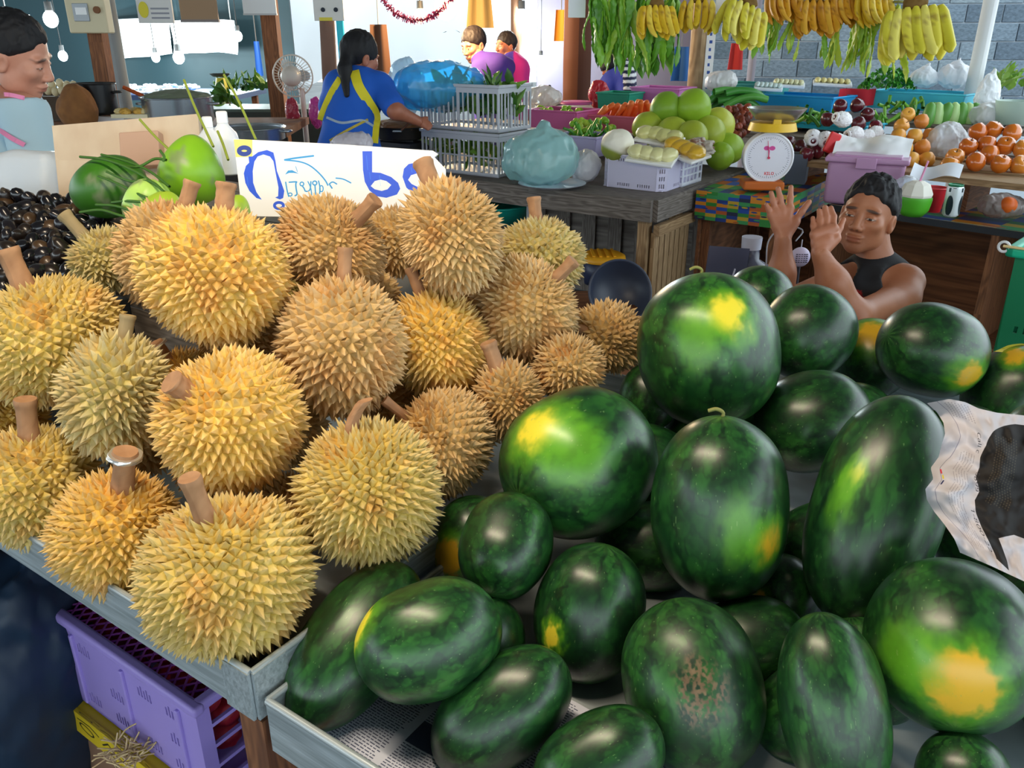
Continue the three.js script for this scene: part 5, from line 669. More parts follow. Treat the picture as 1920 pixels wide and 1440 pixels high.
// head in its own frame: y up, z out of the face; about 0.25 m from chin to crown
function headSdf(x, y, z) {
  const ax = Math.abs(x);
  let d = ell(x, y, z, V0(0, 0.03, -0.014), 0.077, 0.095, 0.096);
  d = smin(d, ell(x, y, z, V0(0, -0.042, 0.02), 0.06, 0.076, 0.068), 0.035);
  d = smin(d, ell(x, y, z, V0(0, -0.102, 0.056), 0.026, 0.02, 0.022), 0.03);
  d = smin(d, ell(ax, y, z, V0(0.046, -0.022, 0.06), 0.024, 0.02, 0.02), 0.025);
  d = smin(d, ell(ax, y, z, V0(0.052, -0.07, 0.012), 0.02, 0.028, 0.03), 0.03);
  d = smin(d, ell(ax, y, z, V0(0.03, 0.021, 0.074), 0.026, 0.009, 0.012), 0.012);
  d = smax(d, -ell(ax, y, z, V0(0.033, -0.002, 0.094), 0.02, 0.012, 0.016), 0.012);
  d = smin(d, ell(ax, y, z, V0(0.033, -0.002, 0.0745), 0.0145, 0.011, 0.0125), 0.004);
  d = smin(d, cone(x, y, z, NOSE), 0.01);
  d = smin(d, ell(ax, y, z, V0(0.0135, -0.039, 0.094), 0.0095, 0.0085, 0.011), 0.008);
  d = smin(d, ell(x, y, z, V0(0, -0.0665, 0.083), 0.027, 0.0072, 0.0125), 0.006);
  d = smin(d, ell(x, y, z, V0(0, -0.0785, 0.081), 0.022, 0.0078, 0.0125), 0.006);
  d = smin(d, smax(ell(ax, y, z, V0(0.08, -0.012, -0.012), 0.012, 0.033, 0.02), -ell(ax, y, z, V0(0.094, -0.012, -0.006), 0.01, 0.02, 0.011), 0.004), 0.006);
  return d;
}
const VT = [...Array(4)].map(() => V(0, 0, 0)); let vk = 0; const V0 = (x, y, z) => VT[vk = (vk + 1) & 3].set(x, y, z);
const NOSE = [V(0, 0.008, 0.082), 0.009, V(0, -0.034, 0.1), 0.013];
function headColor(x, y, z, o) {
  const ax = Math.abs(x); let c = mixc(o.skin, o.skin.map((v, i) => v * [0.82, 0.74, 0.7][i]), fbm(x * 60, y * 60, z * 60, 3) * 0.7);
  if (z > 0.05) {
    const lip = Math.hypot((x) / 0.026, (y + 0.0725) / 0.0125); if (lip < 1) c = mixc(c, o.lip, 0.75 * sstep(1, 0.7, lip));
    const br = Math.hypot((ax - 0.034) / 0.021, (y - 0.0215 + (ax - 0.034) * 0.12) / 0.0055); if (br < 1.25) c = mixc(c, o.hair, 0.85 * sstep(1.25, 0.7, br));
    const ey = Math.hypot((ax - 0.033) / 0.0125, (y + 0.0035) / (o.lids ?? 0.0042)); if (ey < 1) c = Math.abs(ax - 0.033 - 0.001) < 0.0058 ? RGB(26, 18, 14) : RGB(200, 190, 180); else if (ey < 1.35) c = mixc(c, RGB(50, 32, 26), 0.7);
    if (o.stubble) { const st = sstep(-0.045, -0.06, y) * (1 - sstep(0.028, 0.05, ax)) * (lip > 1 ? 1 : 0); c = mixc(c, o.hair, 0.28 * st * fbm(x * 300, y * 300, z * 300, 2)); }
    if (ax < 0.012 && ax > 0.004 && y < -0.04 && y > -0.0475 && z > 0.09) c = mixc(c, RGB(60, 34, 26), 0.6);
  }
  return c;
}
function person(d) {
  const base = d.base, rel = (v) => v.clone().sub(base), th = thing('person', d.label, 'person', base), cell = d.cell ?? 0.009;
  const bones = (list) => list.map(([a, ra, b, rb]) => [rel(a), ra, rel(b), rb]);
  const all = bones(d.torso.concat(d.limbs)), torso = bones(d.torso), sl = bones(d.sleeves ?? []);
  const field = (bs, k) => (x, y, z) => { let r = 9; for (const b of bs) r = smin(r, cone(x, y, z, b), k); return r; };
  const bounds = (bs, pad) => { const lo = [9, 9, 9], hi = [-9, -9, -9]; for (const [a, ra, b, rb] of bs) for (const [p, r] of [[a, ra], [b, rb]]) ['x', 'y', 'z'].forEach((k, i) => { lo[i] = Math.min(lo[i], p[k] - r - pad); hi[i] = Math.max(hi[i], p[k] + r + pad); }); return [lo, hi]; };
  const skinC = (x, y, z) => mixc(d.skin, d.skin.map((v, i) => v * [0.8, 0.72, 0.68][i]), fbm(x * 35, y * 35, z * 35, 3));
  const [lo, hi] = bounds(all, 0.03), parts = [nets(field(all, 0.035), lo, hi, cell, skinC)];
  const q = d.head.q, iq = q.clone().invert(), hc = rel(d.head.at), s = d.head.s ?? 1, toHead = (x, y, z) => V(x, y, z).sub(hc).applyQuaternion(iq).divideScalar(s);
  const tmp = V(0, 0, 0), hs = (x, y, z) => { tmp.set(x, y, z).sub(hc).applyQuaternion(iq).divideScalar(s); return headSdf(tmp.x, tmp.y, tmp.z) * s; }, hb = 0.165 * s;
  const hcell = d.head.cell ?? 0.003, o = { skin: d.skin, hair: d.hair, lip: d.lip ?? d.skin.map((v, i) => v * [0.62, 0.42, 0.42][i]), stubble: d.stubble, lids: d.lids };
  parts.push(nets(hs, [hc.x - hb, hc.y - hb, hc.z - hb], [hc.x + hb, hc.y + hb, hc.z + hb], hcell, (x, y, z) => { const p = toHead(x, y, z); return headColor(p.x, p.y, p.z, o); }));
  for (const hand of d.hands ?? []) { const hbones = bones(hand), [l, h] = bounds(hbones, 0.012); const tips = hand.filter((b) => b[4]).map((b) => rel(b[2])); parts.push(nets(field(hbones, 0.006), l, h, d.handCell ?? 0.003, (x, y, z) => { let c = skinC(x, y, z); c = mixc(c, d.palm ?? d.skin, 0.35); return c; })); }
  mk('body', parts.map((g) => g.toNonIndexed()), vmat(0.48), th).userData.label = 'skin with face and hands';
  // hair: the skull grown a little, cut along the hairline, with strands and any tail
  const tail = bones(d.tail ?? []), cut = d.head.cut ?? 0, hairF = (x, y, z) => { tmp.set(x, y, z).sub(hc).applyQuaternion(iq).divideScalar(s); const a = tmp.x, b = tmp.y, c = tmp.z; let r = ell(a, b, c, V0(0, 0.034, -0.016), 0.087, 0.101 + (d.puff ?? 0), 0.103) * s; r += (d.shag ?? 0.006) * (fbm(a * 70, b * 30, c * 70, 3) - 0.5) * 2; const line = -(b * 0.78 - c * 0.62 - cut - 0.012 * (fbm(a * 60, 3, 5, 2) - 0.5)) * s; r = smax(r, line, 0.012); for (const t of tail) r = smin(r, cone(x, y, z, t) + 0.004 * (fbm(x * 90, y * 14, z * 90, 2) - 0.5), 0.02); return r; };
  const [tl, tH] = tail.length ? bounds(tail, 0.02) : [[9, 9, 9], [-9, -9, -9]]; const HL = ['x', 'y', 'z'].map((k, i) => Math.min(hc[k] - hb, tl[i])), HH = ['x', 'y', 'z'].map((k, i) => Math.max(hc[k] + hb, tH[i]));
  mk('hair', nets(hairF, HL, HH, Math.max(0.0035, hcell), (x, y, z) => d.hair), vmat(0.7), th).userData.label = 'black hair';
  // clothing
  const cut2 = (d.cuts ?? []).map(([p, r]) => [rel(p), r]), sh = (x, y, z) => { let r = 9; for (const b of torso) r = smin(r, cone(x, y, z, b), 0.05); for (const b of sl) r = smin(r, cone(x, y, z, b), 0.03); r -= 0.012 + 0.008 * (fbm(x * 14, y * 9, z * 14 + 5, 3) - 0.4); for (const [p, rr] of cut2) r = smax(r, rr - Math.hypot(x - p.x, y - p.y, z - p.z), 0.008); return r; };
  const [sl0, sh0] = bounds(torso.concat(sl), 0.05);
  const top = mk('shirt', nets(sh, sl0, sh0, d.shirtCell ?? cell, d.shirtColor ? (x, y, z) => d.shirtColor(x + base.x, y + base.y, z + base.z) : () => d.shirt), vmat(0.8), th); top.userData.label = d.shirtLabel;
  // flat bands that lie on the shirt
  for (const band of d.bands ?? []) {
    const [name, col, wd, pts, t0, t1] = band, cur = new THREE.CatmullRomCurve3(pts.map(([x, y]) => V(x, y, 0))), L = [];
    for (let i = 0; i <= 40; i++) { const c = cur.getPoint(i / 40); let t = t0, hit = null; while (t < t1) { const p = P(c.x, c.y, t), r = rel(p), v = sh(r.x, r.y, r.z); if (v < 0.004) { hit = r; break; } t += Math.max(0.003, v * 0.7); } if (hit) L.push(hit); }
    if (L.length < 3) continue; const ps = [], ix = []; L.forEach((p, i) => { const tg = L[Math.min(i + 1, L.length - 1)].clone().sub(L[Math.max(i - 1, 0)]).normalize(), n = camera.position.clone().sub(base).sub(p).normalize(), sd = tg.clone().cross(n).normalize().multiplyScalar(wd / 2); for (const k of [-1, 1]) { const v = p.clone().addScaledVector(sd, k).addScaledVector(n, 0.004); ps.push(v.x, v.y, v.z); } if (i) { const a = 2 * i; ix.push(a - 2, a - 1, a, a, a - 1, a + 1); } });
    const g = new THREE.BufferGeometry(); g.setAttribute('position', new THREE.BufferAttribute(new Float32Array(ps), 3)); g.setIndex(ix); g.computeVertexNormals(); mk(name, g, mat(col, 0.7, { side: THREE.DoubleSide }), th);
  }
  return th;
}
const px3 = (a) => P(...a), seg = (a, ra, b, rb) => [px3(a), ra, px3(b), rb];
// a hand from pixels: wrist, then [base, middle, tip] per finger, thumb last
function handOf(t, wrist, fingers, dt) {
  const w = P(wrist[0], wrist[1], t), out = [];
  fingers.forEach(([b, m, tip, r], i) => { const th = i === 4, B = P(b[0], b[1], t - dt * 0.2), M = P(m[0], m[1], t - dt * 0.7), T = P(tip[0], tip[1], t - dt); out.push([w, 0.021, B, th ? 0.017 : 0.0125], [B, r * 1.12, M, r * 1.03], [M, r * 1.03, T, r * 0.86]); });
  const [p, , , q] = fingers.map((f) => P(f[0][0], f[0][1], t)); out.push([p, 0.0135, q, 0.0135]); out.push([w.clone().lerp(p, 0.5), 0.017, w.clone().lerp(q, 0.5), 0.019]); return out;
}
const black = RGB(16, 15, 20);
{ // the seated man
  const skin = RGB(176, 116, 84), base = P(1630, 560, 2.78).setY(0);
  const handR = handOf(2.5, [1468, 446], [[[1447, 404], [1442, 394], [1437, 384], 0.0078], [[1455, 396], [1450, 378], [1446, 362], 0.0088], [[1467, 392], [1463, 372], [1459, 354], 0.009], [[1481, 392], [1482, 371], [1483, 351], 0.0088], [[1490, 416], [1503, 397], [1517, 379], 0.0098]], 0.01);
  const handL = handOf(2.4, [1537, 474], [[[1527, 440], [1525, 424], [1524, 409], 0.0078], [[1538, 433], [1538, 412], [1536, 395], 0.0088], [[1550, 429], [1550, 407], [1547, 389], 0.009], [[1563, 428], [1563, 407], [1558, 390], 0.0088], [[1566, 447], [1574, 428], [1581, 412], 0.0095]], -0.022);
  person({ base, label: 'seated man in a black sleeveless top raising both hands', skin, palm: RGB(196, 132, 108), hair: black, stubble: 1, lids: 0.003, cell: 0.008, puff: 0.006, shag: 0.008,
    head: { at: P(1626, 404, 2.66), q: basis(V(-0.6, 0.12, 0.78), V(0.2, 1, -0.1)), s: 0.97, cell: 0.0028, cut: 0.008 },
    torso: [seg([1640, 500, 2.72], 0.06, [1625, 560, 2.72], 0.11), seg([1590, 535, 2.76], 0.062, [1680, 535, 2.72], 0.064), seg([1628, 570, 2.74], 0.125, [1632, 700, 2.78], 0.125), [P(1632, 700, 2.78), 0.125, P(1636, 790, 2.8).setY(0.42), 0.13]],
    limbs: [seg([1636, 440, 2.68], 0.05, [1642, 510, 2.72], 0.058), seg([1698, 530, 2.66], 0.06, [1690, 560, 2.62], 0.05), seg([1690, 560, 2.62], 0.052, [1604, 592, 2.45], 0.04), seg([1604, 592, 2.45], 0.041, [1562, 530, 2.42], 0.042), seg([1562, 530, 2.42], 0.042, [1538, 476, 2.4], 0.026), seg([1575, 530, 2.74], 0.055, [1470, 570, 2.6], 0.042), seg([1470, 570, 2.6], 0.04, [1466, 510, 2.54], 0.036), seg([1466, 510, 2.54], 0.036, [1468, 448, 2.5], 0.025), [P(1636, 790, 2.8).setY(0.42), 0.12, P(1560, 800, 2.6).setY(0.44), 0.075], [P(1560, 800, 2.6).setY(0.44), 0.07, P(1560, 900, 2.62).setY(0.06), 0.045], [P(1680, 790, 2.8).setY(0.42), 0.11, P(1690, 800, 2.5).setY(0.44), 0.075], [P(1690, 800, 2.5).setY(0.44), 0.07, P(1690, 900, 2.55).setY(0.06), 0.045]],
    hands: [handR, handL], shirtLabel: 'black sleeveless top', shirtColor: (x, y, z) => { const n = P(1592, 556, 2.6), r = Math.hypot((x - n.x) / 0.05, (y - n.y) / 0.02); return r < 1 && noise(x * 160, y * 160, 2) > 0.5 ? RGB(170, 24, 30) : RGB(20, 20, 25); },
    cuts: [[P(1702, 530, 2.6), 0.078], [P(1566, 522, 2.72), 0.078], [P(1632, 490, 2.56), 0.085], [P(1620, 520, 2.53), 0.045]] });
  const stool = thing('stool', 'low wooden stool under the seated man', 'stool', base.clone().setY(0)); mk('seat', cyl(0.16, 0.16, 0.03, 0, 0.27, 0, 28), woodB, stool); for (let i = 0; i < 4; i++) mk('leg', rod(V(Math.cos(i * 1.57) * 0.11, 0.26, Math.sin(i * 1.57) * 0.11), V(Math.cos(i * 1.57) * 0.14, 0, Math.sin(i * 1.57) * 0.14), 0.016), woodB, stool);
}
{ // woman in blue with a yellow apron, seen from behind
  const base = P(655, 300, 4.36).setY(0), hip = P(655, 290, 4.36), ank = hip.clone().setY(0.08);
  person({ base, label: 'woman in a blue shirt with yellow apron straps, seen from behind', skin: RGB(176, 110, 84), hair: black, cell: 0.012, shirtCell: 0.012, handCell: 0.006,
    head: { at: P(676, 106, 4.32), q: basis(V(0.72, -0.2, -0.62), V(0.08, 1, 0.05)), s: 0.98, cell: 0.005, cut: -0.035 }, tail: [[P(652, 92, 4.28), 0.035, P(646, 130, 4.22), 0.034], [P(646, 130, 4.22), 0.034, P(650, 178, 4.2), 0.014]],
    torso: [seg([672, 145, 4.34], 0.06, [668, 175, 4.34], 0.115), seg([634, 160, 4.34], 0.058, [712, 162, 4.33], 0.058), seg([668, 180, 4.35], 0.12, [657, 235, 4.35], 0.118), [P(657, 235, 4.35), 0.12, hip, 0.15], [hip, 0.15, hip.clone().setY(0.75), 0.15]],
    limbs: [seg([674, 120, 4.32], 0.05, [673, 150, 4.34], 0.052), seg([712, 162, 4.33], 0.05, [742, 208, 4.25], 0.04), seg([742, 208, 4.25], 0.04, [786, 228, 4.32], 0.026), seg([634, 160, 4.34], 0.05, [612, 215, 4.5], 0.04), seg([612, 215, 4.5], 0.036, [650, 232, 4.7], 0.026), [hip.clone().setY(0.75), 0.11, ank, 0.06]],
    sleeves: [seg([712, 162, 4.33], 0.056, [736, 198, 4.27], 0.05), seg([634, 160, 4.34], 0.056, [618, 200, 4.46], 0.05)],
    hands: [handOf(4.33, [788, 229], [[[798, 228], [803, 229], [807, 232], 0.008], [[799, 231], [805, 233], [809, 236], 0.009], [[798, 234], [803, 237], [807, 240], 0.009], [[796, 236], [800, 240], [803, 243], 0.009], [[793, 225], [797, 222], [801, 221], 0.0095]], 0.005)],
    shirt: RGB(24, 92, 196), shirtLabel: 'bright blue shirt', bands: [['apron_strap', '#e8d92a', 0.045, [[640, 148], [622, 178], [606, 216], [600, 240]], 3.9, 4.9], ['apron_strap', '#e8d92a', 0.05, [[664, 132], [672, 160], [690, 190], [704, 216], [702, 240], [700, 268]], 3.9, 4.9], ['apron_tie', '#9fb0c0', 0.012, [[612, 220], [640, 230], [680, 226], [700, 236]], 3.9, 4.9], ['apron_tie', '#b8a53a', 0.012, [[690, 224], [650, 245], [618, 264]], 3.9, 4.9]] });
}
{ // woman in pale blue at the edge of the picture
  const base = P(10, 300, 2.68).setY(0), hip = P(10, 420, 2.68).setY(0.82);
  person({ base, label: 'woman in a pale blue blouse with pink piping, looking down', skin: RGB(206, 148, 124), hair: black, cell: 0.01, lids: 0.002,
    head: { at: P(32, 104, 2.58), q: basis(V(0.88, -0.34, -0.12), V(0.25, 1, 0.12)), s: 1.0, cell: 0.0032, cut: 0.004 }, tail: [[P(-22, 72, 2.68), 0.045, P(-34, 90, 2.7), 0.05]],
    torso: [seg([4, 190, 2.68], 0.055, [2, 228, 2.68], 0.12), seg([-40, 208, 2.76], 0.062, [40, 214, 2.56], 0.064), seg([4, 225, 2.68], 0.13, [8, 330, 2.68], 0.13), [P(8, 330, 2.68), 0.13, hip, 0.15], [hip, 0.15, hip.clone().setY(0.5), 0.14]],
    limbs: [seg([18, 130, 2.62], 0.05, [6, 190, 2.68], 0.055), seg([44, 215, 2.55], 0.052, [72, 310, 2.48], 0.042), seg([72, 310, 2.48], 0.04, [130, 365, 2.62], 0.026), [hip.clone().setY(0.5), 0.1, hip.clone().setY(0.08), 0.07]], sleeves: [seg([44, 213, 2.55], 0.06, [71, 305, 2.49], 0.055)],
    hands: [handOf(2.62, [131, 366], [[[146, 365], [154, 367], [160, 371], 0.008], [[147, 370], [156, 374], [163, 378], 0.009], [[146, 375], [154, 381], [160, 386], 0.009], [[143, 379], [150, 386], [155, 391], 0.009], [[139, 359], [146, 355], [152, 353], 0.0095]], 0.01)],
    shirt: RGB(176, 206, 220), shirtLabel: 'pale blue blouse', cuts: [[P(28, 158, 2.54), 0.085]], bands: [['pink_piping', '#e88ab4', 0.012, [[-4, 176], [20, 178], [46, 184]], 2.2, 3.0], ['pink_piping', '#e88ab4', 0.014, [[-6, 240], [20, 258], [46, 272]], 2.2, 3.0], ['pink_hem', '#ec7cb8', 0.035, [[94, 190], [104, 212], [112, 235]], 2.2, 3.0]] });
}
for (const [hx, hy, f, lab, shirt, tx, t, sk, ch] of [[888, 84, V(-0.7, -0.3, 0.6), 'smiling woman in a purple top behind the blue bag', RGB(74, 44, 140), 926, 6.6, RGB(216, 150, 108), 0], [948, 86, V(-0.8, 0, 0.5), 'person in a magenta and purple top beside the smiling woman', RGB(150, 40, 140), 962, 7.05, RGB(200, 120, 84), 1]]) {
  const base = P(tx, 150, t).setY(0), hip = P(tx, 150, t).setY(0.85), sx = ch ? 14 : 24;
  person({ base, label: lab, skin: sk, hair: RGB(30, 18, 16), cell: 0.014, shirtCell: 0.014, handCell: 0.007, head: { at: P(hx, hy, t), q: basis(f, V(0, 1, 0)), s: ch ? 0.9 : 1.05, cell: 0.006, cut: -0.012 },
    torso: [seg([hx + 12, 112, t], 0.06, [tx, 130, t], 0.11), seg([tx - sx, 126, t - 0.05], 0.06, [tx + sx, 126, t + 0.05], 0.06), [P(tx, 135, t), 0.125, hip, 0.14], [hip, 0.14, hip.clone().setY(0.5), 0.13]],
    limbs: [seg([hx + 3, 96, t], 0.05, [hx + 12, 116, t], 0.055), seg([tx - sx, 126, t - 0.05], 0.05, [tx - sx - 6, 170, t - 0.1], 0.04), seg([tx - sx - 6, 170, t - 0.1], 0.038, [tx - sx - 30, 168, t - 0.3], 0.026), [hip.clone().setY(0.5), 0.1, hip.clone().setY(0.08), 0.07]], sleeves: [seg([tx - sx, 126, t - 0.05], 0.056, [tx - sx - 5, 160, t - 0.1], 0.05)],
    hands: [handOf(t - 0.3, [tx - sx - 30, 168], [[[tx - sx - 40, 166], [tx - sx - 44, 168], [tx - sx - 47, 170], 0.008], [[tx - sx - 40, 168], [tx - sx - 45, 171], [tx - sx - 48, 174], 0.009], [[tx - sx - 40, 171], [tx - sx - 44, 174], [tx - sx - 47, 177], 0.009], [[tx - sx - 38, 173], [tx - sx - 42, 177], [tx - sx - 44, 180], 0.009], [[tx - sx - 36, 164], [tx - sx - 40, 161], [tx - sx - 43, 160], 0.0095]], 0.01)],
    shirt, shirtLabel: 'purple top', shirtColor: ch ? (x, y, z) => (x > P(962, 120, t).x ? RGB(214, 40, 140) : RGB(84, 60, 170)) : undefined });
}
{ // stooping person half hidden by the hanging pods
  const t = 6.2, base = P(1150, 160, t).setY(0), hip = P(1142, 165, t).setY(0.8);
  person({ base, label: 'person in a navy striped top bending behind the bean pods', skin: RGB(176, 110, 80), hair: black, cell: 0.014, shirtCell: 0.009, handCell: 0.007, head: { at: P(1150, 128, t), q: basis(V(-0.6, -0.7, 0.4), V(-0.3, 1, 0)), s: 0.95, cell: 0.006, cut: -0.01 },
    torso: [seg([1168, 138, t], 0.09, [1158, 165, t], 0.12), [P(1158, 165, t), 0.12, hip, 0.14], [hip, 0.14, hip.clone().setY(0.5), 0.12]], limbs: [seg([1154, 136, t], 0.045, [1164, 142, t], 0.05), seg([1172, 145, t - 0.1], 0.05, [1176, 185, t - 0.15], 0.04), [hip.clone().setY(0.5), 0.1, hip.clone().setY(0.08), 0.07]], sleeves: [seg([1172, 140, t - 0.1], 0.06, [1176, 172, t - 0.15], 0.05)],
    hands: [handOf(t - 0.15, [1176, 187], [[[1172, 196], [1171, 201], [1171, 205], 0.008], [[1175, 197], [1174, 203], [1174, 208], 0.009], [[1178, 197], [1178, 203], [1178, 208], 0.009], [[1181, 196], [1182, 202], [1182, 206], 0.009], [[1183, 191], [1187, 195], [1189, 199], 0.0095]], 0.01)],
    shirtLabel: 'navy and white striped top', shirtColor: (x, y, z) => (x < P(1162, 150, t).x ? RGB(28, 50, 160) : Math.sin(y * 150) > 0 ? RGB(235, 238, 242) : RGB(24, 30, 70)) });
}
// ---------------------------------------------------------------- back of the market
{
  // left: dark teal tarpaulin wall; middle: mauve plaster; right: concrete blocks
  struct('wall_left', warp(new THREE.BoxGeometry(7.2, 3.1, 0.05, 60, 12, 1), (v) => { v.z += 0.05 * Math.sin(v.x * 6) * fbm(v.x, v.y, 2); }), mat('#0e3038', 0.6), 'dark teal tarpaulin hung as the left back wall', V(-6.0, 1.55, -9.8));
  struct('wall_middle', box(2.6, 3.1, 0.12), mat('#7d7686', 0.85), 'mauve grey plaster wall in the middle of the back', V(1.55, 1.55, -8.9), 0);
  const wall = struct('wall_right', box(5.2, 3.1, 0.12), mat('#b4bec8', 0.9), 'grey concrete block wall behind the bananas', V(4.3, 1.55, -8.2), -0.12);
  reseed(81); const bg = [0, 1, 2].map((i) => rbox(0.305, 0.147, 0.03, 0.006, 0, 0, 0)), bmt = ['#a3b1c0', '#94a2b0', '#b4c0cc', '#8896a6', '#c0cad2'].map((c) => mat(c, 0.85, { map: mottle }));
  for (let r = 0; r < 9; r++) for (let i = 0; i < 16; i++) { const b = mk('block', bg[i % 3], bmt[Math.floor(rnd(0, 5))], wall); b.position.set(-2.4 + i * 0.315 + (r % 2) * 0.16, -0.66 + r * 0.157, 0.063 + rnd(-0.003, 0.004)); }
  // posts
  const post = (label, px, py, t, r, col, o = {}) => { const b = P(px, py, t); const th = thing('market_post', label, 'post', b.clone().setY(0)); const g = o.square ? plank(r * 2, 3.1, r * 2, 0, 1.55, 0) : at(new THREE.CylinderGeometry(r * 0.94, r, 3.1, 18, 12), 0, 1.55, 0); if (!o.square) warp(g, (v) => { const k = 1 + 0.12 * (noise(v.x * 9, v.y * 3, v.z * 9 + px) - 0.5); v.x *= k; v.z *= k; }); mk('shaft', g, typeof col === 'string' ? mat(col, 0.8) : col, th); mk('footing', cyl(r * 1.5, r * 1.7, 0.1, 0, 0.05, 0, 18), mat('#6a6864', 0.9), th); th.rotation.z = o.lean ?? 0; return th; };
  post('brown wooden post carrying the electricity box', 186, 130, 5.2, 0.045, woodB, { square: 1, lean: -0.02 }); post('grey metal post beside the brown wooden post', 228, 150, 5.5, 0.044, '#8e9496'); post('brown post on the near side of the fan', 514, 110, 5.6, 0.05, woodB, { square: 1 }); post('rough brown tree trunk post behind the fan', 606, 120, 5.4, 0.05, '#7a5c4e', { lean: -0.03 }); post('brown post behind the smiling woman', 968, 60, 7.7, 0.055, '#6a4a34'); post('thick dark brown trunk post beside the hanging pods', 1082, 120, 6.6, 0.115, '#5c3018'); post('thin grey pipe post far behind the bananas', 1412, 100, 7.4, 0.035, '#8e868e'); post('white painted post at the end of the vegetable stall', 1838, 100, 4.95, 0.045, '#dfe0e2');
  const tp = post('tan wooden post wrapped with a printed tape strip', 1308, 120, 5.75, 0.062, woodP); const strip = canvasTex(64, 256, (c) => { c.fillStyle = '#ece8e6'; c.fillRect(0, 0, 64, 256); c.fillStyle = '#2f4f9c'; for (let i = 0; i < 10; i++) c.fillRect(22, 10 + i * 25, i % 2 ? 16 : 22, 10); }); mk('tape_strip', box(0.06, 0.5, 0.004, 0.066, 1.33, 0.055), mat('#ffffff', 0.6, { map: strip }), tp).userData.label = 'white strip with a column of blue marks';
  // things fixed to posts
  const eb = thing('electric_box', 'cream electricity meter box fixed high on a post', 'meter box', P(168, 28, 4.98)), m = 5.1 / F; mk('case', rbox(72 * m, 62 * m, 0.09, 0.01, 0, 0, 0), mat('#d8cba8', 0.6), eb); mk('glass_window', rbox(28 * m, 30 * m, 0.02, 0.004, -8 * m, 4 * m, 0.045), mat('#9aa0a6', 0.2), eb); mk('meter_plate', box(20 * m, 12 * m, 0.006, -6 * m, 6 * m, 0.058), mat('#f2f2f2', 0.4), eb); mk('knob', cyl(6 * m, 6 * m, 0.02, 22 * m, 8 * m, 0.05, 18, false, Math.PI / 2), mat('#7a4a20', 0.6), eb);
  const sb = (label, px, py, t, w, h, col, extra) => { const k = t / F, th = thing('sign_board', label, 'sign', P(px, py, t)); mk('board', rbox(w * k, h * k, 0.02, 0.003, 0, 0, 0), mat(col, 0.6), th); extra?.(th, k); return th; };
  sb('white hanging sign with a yellow oval', 290, 14, 5.0, 66, 54, '#d9d6d2', (th, k) => { const o = mk('oval', at(new THREE.CylinderGeometry(1, 1, 0.008, 30), 0, 0, 0, Math.PI / 2), mat('#d8c81e', 0.5), th); o.scale.set(9 * k, 14 * k, 1); o.position.set(-20 * k, -4 * k, 0.012); for (let i = 0; i < 3; i++) mk('print_line', box(34 * k, 3 * k, 0.003, 10 * k, (-2 - i * 8) * k, 0.011), mat('#8f8f98', 0.6), th); });
  sb('brown fibre board hanging upside under the roof', 372, 12, 5.0, 70, 52, '#9a7a5a', (th, k) => { mk('frame_edge', box(72 * k, 5 * k, 0.03, 0, -25 * k, 0), mat('#7f7370', 0.6), th); }); sb('white box with two black holes fixed on the trunk post', 616, 14, 5.2, 56, 46, '#dfdcd6', (th, k) => { for (const x of [-10, 14]) mk('hole', cyl(4 * k, 4 * k, 0.01, x * k, -4 * k, 0.012, 12, false, Math.PI / 2), mat('#16202e', 0.6), th); mk('yellow_label', box(24 * k, 6 * k, 0.006, -6 * k, -20 * k, 0.012), mat('#d8c83a', 0.5), th); }); sb('plain white sign hanging before the bright opening', 486, 6, 5.2, 62, 40, '#e6e6e6', (th, k) => mk('edge_strip', box(63 * k, 3 * k, 0.024, 0, -19 * k, 0), mat('#bdbdbd', 0.5), th));
  // white tarpaulins outside, lit by the sky
  const tarp = (label, px, py, t, w, h) => { const k = t / F; const g = warp(new THREE.PlaneGeometry(w * k, h * k, 30, 12), (v) => { const e = fbm(v.x * 1.3 + px, 2, 5, 3) - 0.5; v.y += e * h * k * (v.y < 0 ? 0.5 : 0.2); v.x += 0.08 * (fbm(v.y * 3 + px, 4, 1, 2) - 0.5); v.z = 0.12 * Math.sin(v.x * 5) * fbm(v.x, v.y, px); }); const p = P(px, py, t), th = thing('tarpaulin', label, 'tarpaulin', p); mk('sheet', g, mat('#f1f5f8', 0.7, { side: THREE.DoubleSide }), th); for (const s of [-0.45, 0.45]) mk('rope', cyl(0.006, 0.006, 3.1 - p.y, s * w * k, (3.1 - p.y) / 2, 0.0, 6), mat('#999', 0.7), th); return th; };
  tarp('sunlit white tarpaulin seen between the trunk post and the brown post', 566, 60, 13, 110, 150); tarp('sunlit white tarpaulin behind the woman in blue', 770, 70, 13.5, 250, 150); tarp('white tarpaulin hanging under the roof behind the sign boards', 264, 70, 8.8, 120, 66); tarp('slanting white tarpaulin beside the hanging boards', 378, 72, 8.6, 130, 60);
  solo('cyan_pole_cloth', 'narrow cyan cloth hanging behind the ponytail', 'cloth', rbox(0.06, 0.9, 0.02, 0.01, 0, 0, 0), mat('#1fb0d8', 0.7), P(640, 80, 6.4));
  // lamps
  const lamp = (label, px, py, t, r, col, power) => { const p = P(px, py, t), th = thing('hanging_bulb', label, 'lamp', p), e = new THREE.MeshStandardMaterial({ color: 0xffffff, emissive: new THREE.Color(col), emissiveIntensity: 6 }); mk('bulb', sph(r, 0, 0, 0, 1, 1.15, 1, 20, 14), e, th); mk('socket', cyl(r * 0.5, r * 0.55, r * 1.2, 0, r * 1.7, 0, 14), mat('#3a3a3a', 0.6), th); mk('cord', cyl(0.004, 0.004, 3.08 - p.y - r * 2, 0, (3.08 - p.y) / 2 + r, 0, 6), mat('#222', 0.7), th); const l = new THREE.PointLight(col, power, 0, 2); l.castShadow = true; l.shadow.radius = r / 0.02; th.add(l); return th; };
